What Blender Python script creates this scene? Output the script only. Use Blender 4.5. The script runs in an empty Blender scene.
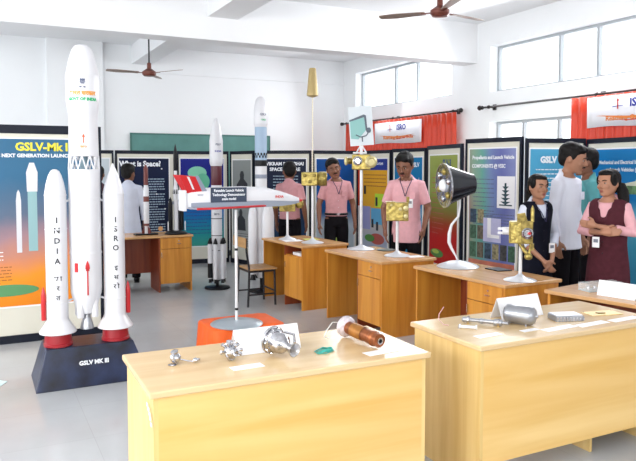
import bpy, bmesh, math, random
from mathutils import Vector, Matrix, Euler
C = bpy.context.scene.collection
V = Vector
PI = math.pi
rad = math.radians
random.seed(7)

# ------------------------------------------------------------------ camera
cam_data = bpy.data.cameras.new('camera')
cam_data.sensor_fit = 'HORIZONTAL'; cam_data.sensor_width = 36.0
cam_data.lens = 672.0 / 636.0 * 36.0
cam_data.clip_start = 0.05; cam_data.clip_end = 200
cam = bpy.data.objects.new('camera', cam_data); C.objects.link(cam)
cam.location = (0, 0, 1.65)
cam.rotation_euler = (rad(90 - 3.2), 0, rad(-26.9))
cam_data.shift_y = -0.0408
bpy.context.scene.camera = cam

# ------------------------------------------------------------------ world, lights, exposure
sc = bpy.context.scene
sc.view_settings.view_transform = 'Standard'
sc.view_settings.look = 'None'
sc.view_settings.gamma = 1.0
sc.view_settings.use_curve_mapping = False
sc.view_settings.exposure = 0.38
world = bpy.data.worlds.new('sky'); sc.world = world
world.use_nodes = True
bg = world.node_tree.nodes['Background']
bg.inputs[0].default_value = (0.93, 0.97, 1.0, 1); bg.inputs[1].default_value = 2.2

def area(name, loc, target, sx, sy, power, color=(1, 1, 1)):
    l = bpy.data.lights.new(name, 'AREA'); l.shape = 'RECTANGLE'; l.size = sx; l.size_y = sy
    l.energy = power; l.color = color
    o = bpy.data.objects.new(name, l); C.objects.link(o); o.location = loc
    o.rotation_euler = (V(target) - V(loc)).to_track_quat('-Z', 'Y').to_euler()
    return o
# daylight entering through the windows of the left wall and of the wall behind the camera
area('left_window_daylight', (-3.3, 2.2, 2.3), (1.5, 4.5, 0.9), 6.0, 1.6, 210, (1.0, 0.985, 0.96))
area('left_window_daylight', (-3.3, 8.6, 2.3), (1.5, 9.0, 1.2), 4.0, 1.6, 60, (0.97, 0.985, 1.0))
area('rear_window_daylight', (1.5, -2.8, 2.3), (2.5, 4.5, 0.9), 6.5, 1.8, 62, (1.0, 0.985, 0.96))
area('right_window_daylight', (6.45, 9.9, 3.05), (2.0, 8.0, 1.6), 2.8, 0.6, 40, (0.96, 0.98, 1.0))
area('right_window_daylight', (6.45, 5.9, 3.05), (2.0, 5.5, 1.2), 3.0, 0.6, 60, (0.96, 0.98, 1.0))
# camera flash bounced upward from the photographer's position
area('flash', (-0.15, -0.1, 1.95), (1.9, 4.5, 1.0), 0.35, 0.25, 14, (1, 0.99, 0.97))

# ------------------------------------------------------------------ materials
MATS = {}
def nodes_of(m):
    m.use_nodes = True
    return m.node_tree, m.node_tree.nodes['Principled BSDF']
def mat(name, col, rough=0.5, metal=0.0, var=0.0, scale=12.0, bump=0.0, spec=0.5, alpha=None, trans=0.0):
    if name in MATS: return MATS[name]
    m = bpy.data.materials.new(name); MATS[name] = m
    nt, b = nodes_of(m)
    b.inputs['Base Color'].default_value = (*col, 1)
    b.inputs['Roughness'].default_value = rough
    b.inputs['Metallic'].default_value = metal
    b.inputs['Specular IOR Level'].default_value = spec
    b.inputs['Transmission Weight'].default_value = trans
    if alpha is not None: b.inputs['Alpha'].default_value = alpha
    if var or bump:
        tc = nt.nodes.new('ShaderNodeTexCoord'); n = nt.nodes.new('ShaderNodeTexNoise')
        n.inputs['Scale'].default_value = scale; n.inputs['Detail'].default_value = 4
        nt.links.new(tc.outputs['Object'], n.inputs['Vector'])
        if var:
            r = nt.nodes.new('ShaderNodeValToRGB')
            r.color_ramp.elements[0].position = 0.3; r.color_ramp.elements[1].position = 0.7
            r.color_ramp.elements[0].color = (*[max(0, c * (1 - var)) for c in col], 1)
            r.color_ramp.elements[1].color = (*[min(1, c * (1 + var)) for c in col], 1)
            nt.links.new(n.outputs['Fac'], r.inputs['Fac']); nt.links.new(r.outputs['Color'], b.inputs['Base Color'])
        if bump:
            bp = nt.nodes.new('ShaderNodeBump'); bp.inputs['Strength'].default_value = bump
            bp.inputs['Distance'].default_value = 0.01
            nt.links.new(n.outputs['Fac'], bp.inputs['Height']); nt.links.new(bp.outputs['Normal'], b.inputs['Normal'])
    return m

def wood(name, light, dark, axis='x', rough=0.35, scale=1.0, plank=None):
    """laminate with grain running along the given object axis"""
    if name in MATS: return MATS[name]
    m = bpy.data.materials.new(name); MATS[name] = m
    nt, b = nodes_of(m)
    tc = nt.nodes.new('ShaderNodeTexCoord'); mp = nt.nodes.new('ShaderNodeMapping')
    s = [14.0, 14.0, 14.0]; s['xyz'.index(axis)] = 0.9
    mp.inputs['Scale'].default_value = [q * scale for q in s]
    n = nt.nodes.new('ShaderNodeTexNoise'); n.inputs['Scale'].default_value = 1.0; n.inputs['Detail'].default_value = 5
    n.inputs['Distortion'].default_value = 0.6
    r = nt.nodes.new('ShaderNodeValToRGB')
    r.color_ramp.elements[0].position = 0.32; r.color_ramp.elements[1].position = 0.68
    r.color_ramp.elements[0].color = (*dark, 1); r.color_ramp.elements[1].color = (*light, 1)
    nt.links.new(tc.outputs['Object'], mp.inputs['Vector']); nt.links.new(mp.outputs['Vector'], n.inputs['Vector'])
    nt.links.new(n.outputs['Fac'], r.inputs['Fac']); nt.links.new(r.outputs['Color'], b.inputs['Base Color'])
    b.inputs['Roughness'].default_value = rough
    return m

white_paint = mat('white_gloss_paint', (0.72, 0.72, 0.755), 0.28, var=0.015, scale=5)
wall_m = mat('white_wall_paint', (0.88, 0.90, 0.92), 0.75, var=0.012, scale=1.5)
ceil_m = mat('ceiling_paint', (0.85, 0.86, 0.88), 0.8, var=0.01, scale=1.5)
black_m = mat('black_paint', (0.006, 0.006, 0.008), 0.4, spec=.25)
navy_m = mat('navy_frame', (0.006, 0.009, 0.020), 0.45, spec=.25)
metal_dark = mat('dark_steel', (0.03, 0.03, 0.035), 0.4, 0.6)
chrome = mat('polished_steel', (0.52, 0.52, 0.55), 0.18, 1.0, var=0.35, scale=40, bump=0.2)
silver = mat('silver_paint', (0.36, 0.37, 0.40), 0.3, 0.7, var=0.08, scale=10)
gold = mat('gold_foil', (0.40, 0.31, 0.09), 0.32, 0.75, var=0.45, scale=28, bump=0.9)
gold_dark = mat('dull_gold', (0.24, 0.18, 0.05), 0.4, 0.7, var=0.4, scale=35, bump=0.5)
red_m = mat('red_paint', (0.55, 0.02, 0.025), 0.35)
paper_m = mat('white_paper', (0.88, 0.88, 0.9), 0.6)
cream_m = mat('cream_board', (0.72, 0.70, 0.60), 0.6, var=0.02, scale=3)
maroon_m = mat('maroon_paint', (0.10, 0.01, 0.02), 0.35)
glass_m = mat('clear_acrylic', (0.9, 0.95, 0.97), 0.06, alpha=0.22)
grey_text = mat('grey_ink', (0.10, 0.12, 0.2), 0.6)
black_ink = mat('black_ink', (0.02, 0.02, 0.03), 0.6)
white_ink = mat('white_ink', (0.85, 0.88, 0.92), 0.6)

T_top = wood('flashlit_wood_top', (0.74, 0.55, 0.31), (0.66, 0.46, 0.24), 'x', 0.22, 0.9)  # desk wood again, with stronger flash light put into its colour
T_panel = wood('flashlit_wood_front', (0.86, 0.60, 0.25), (0.72, 0.43, 0.12), 'x', 0.4, 0.45)
T_side = wood('flashlit_wood_side', (0.84, 0.62, 0.27), (0.70, 0.47, 0.17), 'z', 0.4, 1.2)
D_top = wood('brown_wood_top', (0.66, 0.38, 0.17), (0.55, 0.29, 0.11), 'x', 0.25, 0.9)
D_side = wood('brown_wood_side', (0.66, 0.29, 0.04), (0.50, 0.18, 0.02), 'z', 0.38, 1.1)
D_in = wood('shaded_wood_inner', (0.27, 0.055, 0.016), (0.18, 0.028, 0.01), 'z', 0.45, 1.0)  # desk side wood darkened: kneehole shade put into the colour

# ------------------------------------------------------------------ mesh helpers
class MB:
    def __init__(s): s.bm = bmesh.new(); s.M = Matrix.Identity(4)
    def _v(s, p): return s.bm.verts.new(s.M @ V(p))
    def box(s, a, b, bevel=0.0):
        a, b = V(a), V(b)
        lo = V([min(a[i], b[i]) for i in range(3)]); hi = V([max(a[i], b[i]) for i in range(3)])
        vs = [s._v((hi.x if i & 1 else lo.x, hi.y if i & 2 else lo.y, hi.z if i & 4 else lo.z)) for i in range(8)]
        fs = [s.bm.faces.new([vs[k] for k in q]) for q in ((0, 2, 3, 1), (4, 5, 7, 6), (0, 1, 5, 4), (2, 6, 7, 3), (0, 4, 6, 2), (1, 3, 7, 5))]
        if bevel:
            es = list({e for f in fs for e in f.edges})
            bmesh.ops.bevel(s.bm, geom=es, offset=bevel, segments=2, affect='EDGES', profile=0.5)
        return s
    def rings(s, rings, closed=True, cap=True):
        L = [[s._v(p) for p in r] for r in rings]
        n = len(L[0])
        for A, B in zip(L[:-1], L[1:]):
            for i in range(n if closed else n - 1):
                j = (i + 1) % n
                s.bm.faces.new((A[i], A[j], B[j], B[i]))
        if cap and closed:
            s.bm.faces.new(list(reversed(L[0]))); s.bm.faces.new(L[-1])
        return s
    def lathe(s, prof, c=(0, 0, 0), n=24, axis=(0, 0, 1), cap=True):
        """prof: (r, h) along axis"""
        q = V(axis).normalized().to_track_quat('Z', 'Y').to_matrix()
        c = V(c); R = []
        for r, h in prof:
            r = max(r, 1e-4)
            R.append([c + q @ V((r * math.cos(2 * PI * i / n), r * math.sin(2 * PI * i / n), h)) for i in range(n)])
        return s.rings(R, cap=cap)
    def cyl(s, a, b, r, r2=None, n=12):
        a, b = V(a), V(b)
        return s.lathe([(r, 0), (r if r2 is None else r2, (b - a).length)], a, n, b - a)
    def tube(s, pts, r, n=8):
        """path with a radius (or list of radii)"""
        pts = [V(p) for p in pts]; m = len(pts)
        rr = r if isinstance(r, (list, tuple)) else [r] * m
        R = []; ref = None
        for i, p in enumerate(pts):
            t = (pts[min(i + 1, m - 1)] - pts[max(i - 1, 0)]).normalized()
            if ref is None:
                ref = t.orthogonal().normalized()
            ref = (ref - t * ref.dot(t)).normalized(); b = t.cross(ref)
            q = rr[i]; qa, qb = (q if isinstance(q, (list, tuple)) else (q, q))
            R.append([p + ref * (qa * math.cos(2 * PI * k / n)) + b * (qb * math.sin(2 * PI * k / n)) for k in range(n)])
        return s.rings(R)
    def ell(s, c, r, n=16, m=10, rot=None):
        c = V(c); rot = rot or Matrix.Identity(3); R = []
        for j in range(1, m):
            a = PI * j / m
            R.append([c + rot @ V((r[0] * math.sin(a) * math.cos(2 * PI * i / n), r[1] * math.sin(a) * math.sin(2 * PI * i / n), -r[2] * math.cos(a))) for i in range(n)])
        return s.rings(R)
    def prism(s, pts, d):
        """polygon pts extruded by vector d"""
        d = V(d); return s.rings([[V(p) for p in pts], [V(p) + d for p in pts]])
    def build(s, name, m, parent=None, smooth=False, bevel=0.0, mods=None):
        bmesh.ops.recalc_face_normals(s.bm, faces=s.bm.faces)
        me = bpy.data.meshes.new(name); s.bm.to_mesh(me); s.bm.free()
        me.materials.append(m)
        if smooth:
            for p in me.polygons: p.use_smooth = True
        o = bpy.data.objects.new(name, me); C.objects.link(o)
        if parent is not None: o.parent = parent
        if bevel:
            md = o.modifiers.new('bevel', 'BEVEL'); md.width = bevel; md.segments = 2; md.limit_method = 'ANGLE'
        if smooth == 'angle':
            pass
        return o

def smooth_angle(o, ang=35):
    me = o.data
    for p in me.polygons: p.use_smooth = True
    bm = bmesh.new(); bm.from_mesh(me)
    for e in bm.edges:
        if len(e.link_faces) == 2 and e.calc_face_angle(0) > rad(ang): e.smooth = False
        else: e.smooth = True
    bm.to_mesh(me); bm.free()
    return o

def tag(o, label, cat=None, group=None):
    o['label'] = label
    if cat: o['category'] = cat
    if group: o['group'] = group
    return o
def plabel(o, label): o['label'] = label; return o
def empty(name, loc, label, cat, rz=0.0, group=None):
    o = bpy.data.objects.new(name, None); C.objects.link(o); o.empty_display_size = 0.1
    o.location = loc; o.rotation_euler = (0, 0, rz)
    return tag(o, label, cat, group)
def struct(o): o['kind'] = 'structure'; return o
def copy_tree(o, parent=None):
    c = o.copy(); C.objects.link(c); c.parent = parent
    for ch in [q for q in bpy.data.objects if q.parent == o]: copy_tree(ch, c)
    return c

TEXT_N = 0
def text_mesh(s, size, m, name='lettering', align='CENTER', parent=None, mw=None, vertical=False, wrap=None, extrude=0.0004, sx=1.0, bold=0.0, spacing=1.0):
    """mesh lettering in the XZ plane facing -Y (then mw); wrap=(radius) bends it round a vertical cylinder"""
    cu = bpy.data.curves.new(name, 'FONT')
    cu.body = '\n'.join(s) if vertical else s
    cu.size = size; cu.align_x = align; cu.align_y = 'CENTER'; cu.extrude = extrude; cu.offset = bold
    cu.space_character = spacing
    if vertical: cu.space_line = spacing
    cu.resolution_u = 2
    t = bpy.data.objects.new('tmp_text', cu); C.objects.link(t)
    dg = bpy.context.evaluated_depsgraph_get(); dg.update()
    me = bpy.data.meshes.new_from_object(t.evaluated_get(dg))
    bpy.data.objects.remove(t); bpy.data.curves.remove(cu)
    me.name = name
    mw = mw or Matrix.Identity(4)
    for v in me.vertices:
        x, y, z = v.co.x * sx, v.co.y, v.co.z
        if wrap:
            a = x / wrap; r = wrap + z + 0.001
            p = V((r * math.sin(a), -r * math.cos(a), y))
        else:
            p = V((x, -z, y))
        v.co = mw @ p
    me.materials.clear(); me.materials.append(m)
    o = bpy.data.objects.new(name, me); C.objects.link(o)
    if parent is not None: o.parent = parent
    return o

# ------------------------------------------------------------------ the room
XW, YF, ZC = 6.6, 11.87, 3.74
XL, YB = -3.5, -3.0
# floor: polished grey tiles
fm = bpy.data.materials.new('polished_floor_tiles'); nt, b = nodes_of(fm)
tc = nt.nodes.new('ShaderNodeTexCoord'); br = nt.nodes.new('ShaderNodeTexBrick'); mp = nt.nodes.new('ShaderNodeMapping')
br.offset = 0.0; br.inputs['Scale'].default_value = 1.0
br.inputs['Brick Width'].default_value = 0.6; br.inputs['Row Height'].default_value = 0.6
br.inputs['Mortar Size'].default_value = 0.002
br.inputs['Color1'].default_value = (0.50, 0.515, 0.53, 1); br.inputs['Color2'].default_value = (0.52, 0.535, 0.55, 1)
br.inputs['Mortar'].default_value = (0.45, 0.46, 0.47, 1)
no = nt.nodes.new('ShaderNodeTexNoise'); no.inputs['Scale'].default_value = 2.5; no.inputs['Detail'].default_value = 6
mx = nt.nodes.new('ShaderNodeMixRGB'); mx.blend_type = 'MULTIPLY'; mx.inputs[0].default_value = 0.18
nt.links.new(tc.outputs['Object'], br.inputs['Vector']); nt.links.new(tc.outputs['Object'], no.inputs['Vector'])
nt.links.new(br.outputs['Color'], mx.inputs[1]); nt.links.new(no.outputs['Fac'], mx.inputs[2])
nt.links.new(mx.outputs[0], b.inputs['Base Color'])
b.inputs['Roughness'].default_value = 0.18
struct(MB().box((XL - .25, YB - .25, -0.15), (XW + .25, YF + .25, 0)).build('floor', fm))
struct(MB().box((XL - .25, YB - .25, ZC), (XW + .25, YF + .25, ZC + .15)).build('ceiling', ceil_m))
w = MB().box((XL - .25, YF, 0), (XW + .25, YF + .25, ZC))
struct(w.build('wall_far', wall_m))
def holed_wall(name, axis, c0, c1, a0, a1, holes):
    """wall running along a (Y if axis=='x'), thickness c0..c1, holes (a0,a1,z0,z1)"""
    m = MB()
    cuts = sorted({a0, a1, *[h[0] for h in holes], *[h[1] for h in holes]})
    for s0, s1 in zip(cuts[:-1], cuts[1:]):
        hs = sorted([(h[2], h[3]) for h in holes if h[0] <= s0 and h[1] >= s1])
        z = 0
        for z0, z1 in hs + [(ZC, ZC)]:
            if z0 > z:
                if axis == 'x': m.box((c0, s0, z), (c1, s1, z0))
                else: m.box((s0, c0, z), (s1, c1, z0))
            z = z1
    bmesh.ops.remove_doubles(m.bm, verts=m.bm.verts, dist=1e-4)
    return struct(m.build(name, wall_m))
RW = [(8.43, 11.40, 2.76, 3.46), (4.30, 7.56, 2.72, 3.38), (8.43, 11.40, 0.95, 2.30), (4.30, 7.56, 0.95, 2.30)]
holed_wall('wall_right', 'x', XW, XW + .25, YB - .25, YF, RW)
LW = [(-0.6, 5.0, 1.0, 3.0), (6.6, 10.6, 1.0, 3.0)]
holed_wall('wall_left', 'x', XL - .25, XL, YB - .25, YF, LW)
holed_wall('wall_rear', 'y', YB - .25, YB, XL, XW, [(-1.6, 4.6, 1.0, 3.1)])
frame_m = mat('aluminium_window_frame', (0.42, 0.45, 0.48), 0.4, 0.3)
pane_m = mat('window_glass', (0.95, 0.98, 1.0), 0.03, alpha=0.08)
wn = 0
def window(axis, c, a0, a1, z0, z1, mull):
    global wn; wn += 1
    root = bpy.data.objects.new('window_%d' % wn, None); C.objects.link(root); struct(root)
    root.location = (c, (a0 + a1) / 2, z0) if axis == 'x' else ((a0 + a1) / 2, c, z0)
    oc = (a0 + a1) / 2
    def bx(m, p0, p1, q0, q1, d=0.03):
        if axis == 'x': m.box((-d, p0 - oc, q0 - z0), (d, p1 - oc, q1 - z0))
        else: m.box((p0 - oc, -d, q0 - z0), (p1 - oc, d, q1 - z0))
    f = MB(); t = 0.036
    bx(f, a0, a1, z0, z0 + t); bx(f, a0, a1, z1 - t, z1); bx(f, a0, a0 + t, z0 + t, z1 - t); bx(f, a1 - t, a1, z0 + t, z1 - t)
    for q in mull: bx(f, q - t / 2, q + t / 2, z0 + t, z1 - t)
    f.build('window_frame', frame_m, root)
    ed = [a0 + t] + [v for q in mull for v in (q - t / 2, q + t / 2)] + [a1 - t]
    for p0, p1 in zip(ed[::2], ed[1::2]):
        g = MB(); bx(g, p0, p1, z0 + t, z1 - t, 0.003); g.build('pane', pane_m, root)
window('x', XW + .17, *RW[0], mull=[9.55, 10.22])
window('x', XW + .17, *RW[1], mull=[5.80, 6.40])
window('x', XW + .17, *RW[2], mull=[9.2, 10.1, 10.7])
window('x', XW + .17, *RW[3], mull=[5.6, 6.40, 7.03])
window('x', XL - .12, *LW[0], mull=[0.8, 2.2, 3.6])
window('x', XL - .12, *LW[1], mull=[7.9, 9.3])
window('y', YB - .12, -1.6, 4.6, 1.0, 3.1, mull=[0, 1.5, 3.1])
# beams and ledge
struct(MB().box((XL, 7.84, 3.17), (XW, 8.14, ZC)).build('trim_1', ceil_m))
struct(MB().box((2.5, YB, 3.44), (2.88, 7.84, ZC)).build('trim_2', ceil_m))
struct(MB().box((2.42, 8.14, 3.42), (2.74, YF, ZC)).build('trim_3', ceil_m))
struct(MB().box((2.74, YF - .03, 3.28), (XW, YF, 3.31)).build('trim_4', wall_m))
struct(MB().box((1.05, YF - .10, 0), (1.93, YF, ZC)).build('trim_5', wall_m))
struct(MB().box((XL, YF - .02, 0), (1.05, YF, .1)).box((1.93, YF - .02, 0), (XW, YF, .1)).build('baseboard_far', mat('dark_skirting', (0.06, 0.055, 0.05), 0.4)))

# chalkboard
cb = empty('chalkboard', (3.6, YF, 0), 'long green chalkboard mounted high on the far white wall', 'chalkboard')
MB().box((-1.2, -.045, 1.0), (1.35, -.035, 2.21)).build('board', mat('green_chalkboard', (0.10, 0.26, 0.24), 0.6, var=.1, scale=4), cb)
f = MB()
for a, b_ in (((-1.23, -.05, 2.21), (1.38, -.032, 2.24)), ((-1.23, -.05, .97), (1.38, -.032, 1.0)), ((-1.23, -.05, 1.0), (-1.2, -.032, 2.21)), ((1.35, -.05, 1.0), (1.38, -.032, 2.21))): f.box(a, b_)
f.build('frame', mat('green_frame', (0.05, 0.16, 0.14), 0.5), cb)
MB().box((-1.2, -.032, 1.0), (1.35, 0, 2.21)).build('backing_board', black_m, cb)

# ------------------------------------------------------------------ ceiling fans
fan_m = mat('brown_fan', (0.16, 0.045, 0.03), 0.35, 0.2)
blade_m = mat('fan_blade', (0.30, 0.22, 0.18), 0.4, 0.1)
def fan(x, y, z, rot, label, L=0.58):
    r = empty('ceiling_fan', (x, y, z), label, 'ceiling fan', rot, 'brown ceiling fans')
    MB().lathe([(.02, ZC - z - .09), (.055, ZC - z - .06), (.06, ZC - z)], n=20).build('canopy', fan_m, r, True)
    MB().cyl((0, 0, .08), (0, 0, ZC - z - .08), .011).build('down_rod', metal_dark, r, True)
    smooth_angle(MB().lathe([(.03, -.05), (.075, -.045), (.095, -.02), (.095, .015), (.06, .04), (.03, .06), (.028, .13), (.018, .14)], n=28).build('motor', fan_m, r))
    for k in range(3):
        a = 2 * PI * k / 3
        m = MB(); m.M = Matrix.Rotation(a, 4, 'Z') @ Matrix.Rotation(rad(9), 4, 'X')
        m.prism([(.15, -.04, -.004), (L * .75, -.065, -.004), (L, -.045, -.004), (L + .012, 0, -.004), (L, .045, -.004), (L * .75, .06, -.004), (.15, .035, -.004)], (0, 0, .006))
        bl = m.build('blade', blade_m, r)
        m = MB(); m.M = Matrix.Rotation(a, 4, 'Z'); m.box((.07, -.018, -.008), (.19, .018, .0)); m.build('blade_bracket', fan_m, bl)
fan(2.18, 9.5, 2.96, rad(63), 'brown three-blade ceiling fan hanging over the far left desk, above the tall red-finned rocket')
fan(4.15, 5.5, 3.19, rad(10), 'brown three-blade ceiling fan near the top edge above the pink-shirted visitors', 0.62)

# ------------------------------------------------------------------ curtains, rods, banners
rod_m = mat('black_rod', (0.015, 0.012, 0.012), 0.35)
def rod(y0, y1, label):
    r = empty('curtain_rod', (XW, y0, 2.497), label, 'curtain rod')
    MB().cyl((-.12, 0, 0), (-.12, y1 - y0, 0), .014, n=12).build('pole', rod_m, r, True)
    for y, s in ((0, -1), (y1 - y0, 1)):
        MB().lathe([(.014, 0), (.028, .01), (.018, .03), (.034, .055), (.036, .075), (.02, .10), (.001, .11)], (-.12, y, 0), 16, (0, s, 0)).build('finial', rod_m, r, True)
    for y in (.12, (y1 - y0) / 2, y1 - y0 - .12):
        MB().box((-.13, y - .012, -.012), (0, y + .012, .012)).box((-.02, y - .03, -.04), (0, y + .03, .04)).lathe([(.024, -.012), (.024, .012)], (-.12, y, 0), 12, (0, 1, 0)).build('bracket', rod_m, r)
rod(8.12, 11.66, 'black curtain rod with round finials above the left red curtain')
rod(3.6, 7.56, 'black curtain rod with round finials above the right orange-red curtain')
cm = bpy.data.materials.new('orange_red_satin'); nt, b = nodes_of(cm)
b.inputs['Base Color'].default_value = (0.66, 0.045, 0.006, 1); b.inputs['Roughness'].default_value = 0.38
b.inputs['Sheen Weight'].default_value = 0.3
tr = nt.nodes.new('ShaderNodeBsdfTranslucent'); tr.inputs['Color'].default_value = (1.0, 0.13, 0.012, 1)
ms = nt.nodes.new('ShaderNodeMixShader'); ms.inputs[0].default_value = 0.22
out = nt.nodes['Material Output']
nt.links.new(b.outputs[0], ms.inputs[1]); nt.links.new(tr.outputs[0], ms.inputs[2]); nt.links.new(ms.outputs[0], out.inputs['Surface'])
def curtain(y0, y1, ph, label):
    m = MB(); n = int((y1 - y0) / .018); cols = []
    for i in range(n + 1):
        y = y0 + (y1 - y0) * i / n; t = i / n
        c = []
        for j in range(9):
            z = 2.475 - 1.55 * j / 8
            a = (.018 + .026 * j / 8)
            x = XW - .165 + a * math.sin(y * 52 + ph + .4 * math.sin(y * 5) + .25 * math.sin(j)) + .012 * math.sin(y * 17)
            c.append(m._v((x, y, z)))
        cols.append(c)
    for A, B in zip(cols[:-1], cols[1:]):
        for j in range(8): m.bm.faces.new((A[j], B[j], B[j + 1], A[j + 1]))
    o = m.build('curtain', cm, None, True)
    md = o.modifiers.new('thickness', 'SOLIDIFY'); md.thickness = 0.003
    return tag(o, label, 'curtain')
curtain(8.12, 11.48, 0, 'red satin curtain hanging behind the left white banner')
curtain(3.75, 5.89, 1, 'orange-red satin curtain at the right edge behind the right banner')
banner_m = mat('banner_vinyl', (0.86, 0.86, 0.92), 0.5, var=.03, scale=6)
def swash(m, w, z0, amp, th, seed, x0=0.0):
    n = 24; R = []
    up = [(x0 + w * i / n, z0 + amp * math.sin(i / n * 5 + seed) + th * math.sin(PI * i / n)) for i in range(n + 1)]
    dn = [(x0 + w * i / n, z0 + amp * math.sin(i / n * 5 + seed) - th * math.sin(PI * i / n) * .5) for i in range(n + 1)]
    vs = [m._v((p[0], -.001, p[1])) for p in up]; ws = [m._v((p[0], -.001, p[1] - .001)) for p in dn]
    for i in range(n): m.bm.faces.new((vs[i], vs[i + 1], ws[i + 1], ws[i]))
def banner(y0, y1, z0, z1, label, dz=0.0):
    """hangs on the curtain at XW-.2, lettering faces -X; local x runs toward -Y"""
    W = y1 - y0
    r = empty('banner', (XW - .225, y1, z0), label, 'banner', -PI / 2)
    m = MB(); n = 14; A = []; B = []
    for i in range(n + 1):
        x = W * i / n; A.append(m._v((x, .006 * math.sin(i * 1.1), (z1 - z0)))); B.append(m._v((x, .008 * math.sin(i * 1.1 + .5), 0 + .01 * math.sin(i * .45))))
    for i in range(n): m.bm.faces.new((A[i], A[i + 1], B[i + 1], B[i]))
    o = m.build('sheet', banner_m, r, True); md = o.modifiers.new('t', 'SOLIDIFY'); md.thickness = .002
    h = z1 - z0
    org = mat('orange_ink', (0.75, 0.22, 0.04), .6); redi = mat('red_ink', (0.6, 0.04, 0.03), .6); blu = mat('blue_ink', (0.03, 0.04, 0.35), .6)
    T = lambda x, z: Matrix.Translation((x, -.012, z))
    text_mesh('ISRO', h * .36, blu, parent=r, mw=T(W * .60, h * .72), extrude=.0005, bold=.004)
    m = MB(); m.M = T(W * .36, h * .70)
    m.prism([(-.008, 0, -.05), (.008, 0, -.05), (.008, 0, .04), (.02, 0, .04), (0, 0, .075), (-.02, 0, .04), (-.008, 0, .04)], (0, .001, 0))
    plabel(m.build('logo', redi, r), 'small red rocket arrow logo')
    m = MB(); m.M = T(W * .36, h * .66)
    m.prism([(-.07, 0, -.012), (.07, 0, -.004), (.07, 0, .002), (-.07, 0, -.002)], (0, .001, 0)); m.build('logo_stroke', blu, r)
    text_mesh('Reaching Out to India', h * .20, org, parent=r, mw=T(W * .53, h * .27), extrude=.0005, sx=.80 * W / .82 * (.3 / h) ** .0, bold=.002)
    m = MB(); m.M = T(0, 0); swash(m, W * .75, h * .33, h * .06, h * .045, 2.0, W * .12); m.build('swoosh', org, r)
    m = MB(); m.M = T(0, -.004); swash(m, W * .55, h * .25, h * .05, h * .025, 3.4, W * .35); m.build('swoosh', redi, r)
    return r
banner(8.90, 10.32, 2.055, 2.42, 'white ISRO banner pinned across the left red curtain')
banner(4.43, 5.62, 2.10, 2.45, 'white ISRO banner at the right edge on the orange-red curtain')

# ------------------------------------------------------------------ poster panels
def grad_mat(name, stops, axis='z', size=1.0, noise=0.25, nscale=2.0, tilt=0.0, rough=.45):
    """printed artwork: colour bands across the board with cloudy variation"""
    m = bpy.data.materials.new(name); nt, b = nodes_of(m)
    tc = nt.nodes.new('ShaderNodeTexCoord'); sep = nt.nodes.new('ShaderNodeSeparateXYZ')
    n = nt.nodes.new('ShaderNodeTexNoise'); n.inputs['Scale'].default_value = nscale; n.inputs['Detail'].default_value = 4
    nt.links.new(tc.outputs['Object'], sep.inputs[0]); nt.links.new(tc.outputs['Object'], n.inputs['Vector'])
    ma = nt.nodes.new('ShaderNodeMath'); ma.operation = 'MULTIPLY_ADD'; ma.inputs[1].default_value = 1.0 / size
    nt.links.new(sep.outputs[{'x': 0, 'z': 2}[axis]], ma.inputs[0])
    mb = nt.nodes.new('ShaderNodeMath'); mb.operation = 'MULTIPLY_ADD'; mb.inputs[1].default_value = noise; mb.inputs[2].default_value = -noise / 2
    nt.links.new(n.outputs['Fac'], mb.inputs[0]); nt.links.new(mb.outputs[0], ma.inputs[2])
    src = ma
    if tilt:
        mc = nt.nodes.new('ShaderNodeMath'); mc.operation = 'MULTIPLY_ADD'; mc.inputs[1].default_value = tilt
        nt.links.new(sep.outputs[0], mc.inputs[0]); nt.links.new(ma.outputs[0], mc.inputs[2]); src = mc
    r = nt.nodes.new('ShaderNodeValToRGB'); cr = r.color_ramp
    while len(cr.elements) > 1: cr.elements.remove(cr.elements[-1])
    cr.elements[0].position = stops[0][0]; cr.elements[0].color = (*stops[0][1], 1)
    for p, c in stops[1:]:
        e = cr.elements.new(p); e.color = (*c, 1)
    nt.links.new(src.outputs[0], r.inputs['Fac']); nt.links.new(r.outputs['Color'], b.inputs['Base Color'])
    b.inputs['Roughness'].default_value = rough
    b.inputs['Specular IOR Level'].default_value = .2
    g_ = nt.nodes.new('ShaderNodeGamma'); g_.inputs[1].default_value = 1.18
    nt.links.new(r.outputs['Color'], g_.inputs[0]); nt.links.new(g_.outputs[0], b.inputs['Base Color'])
    return m

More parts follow.
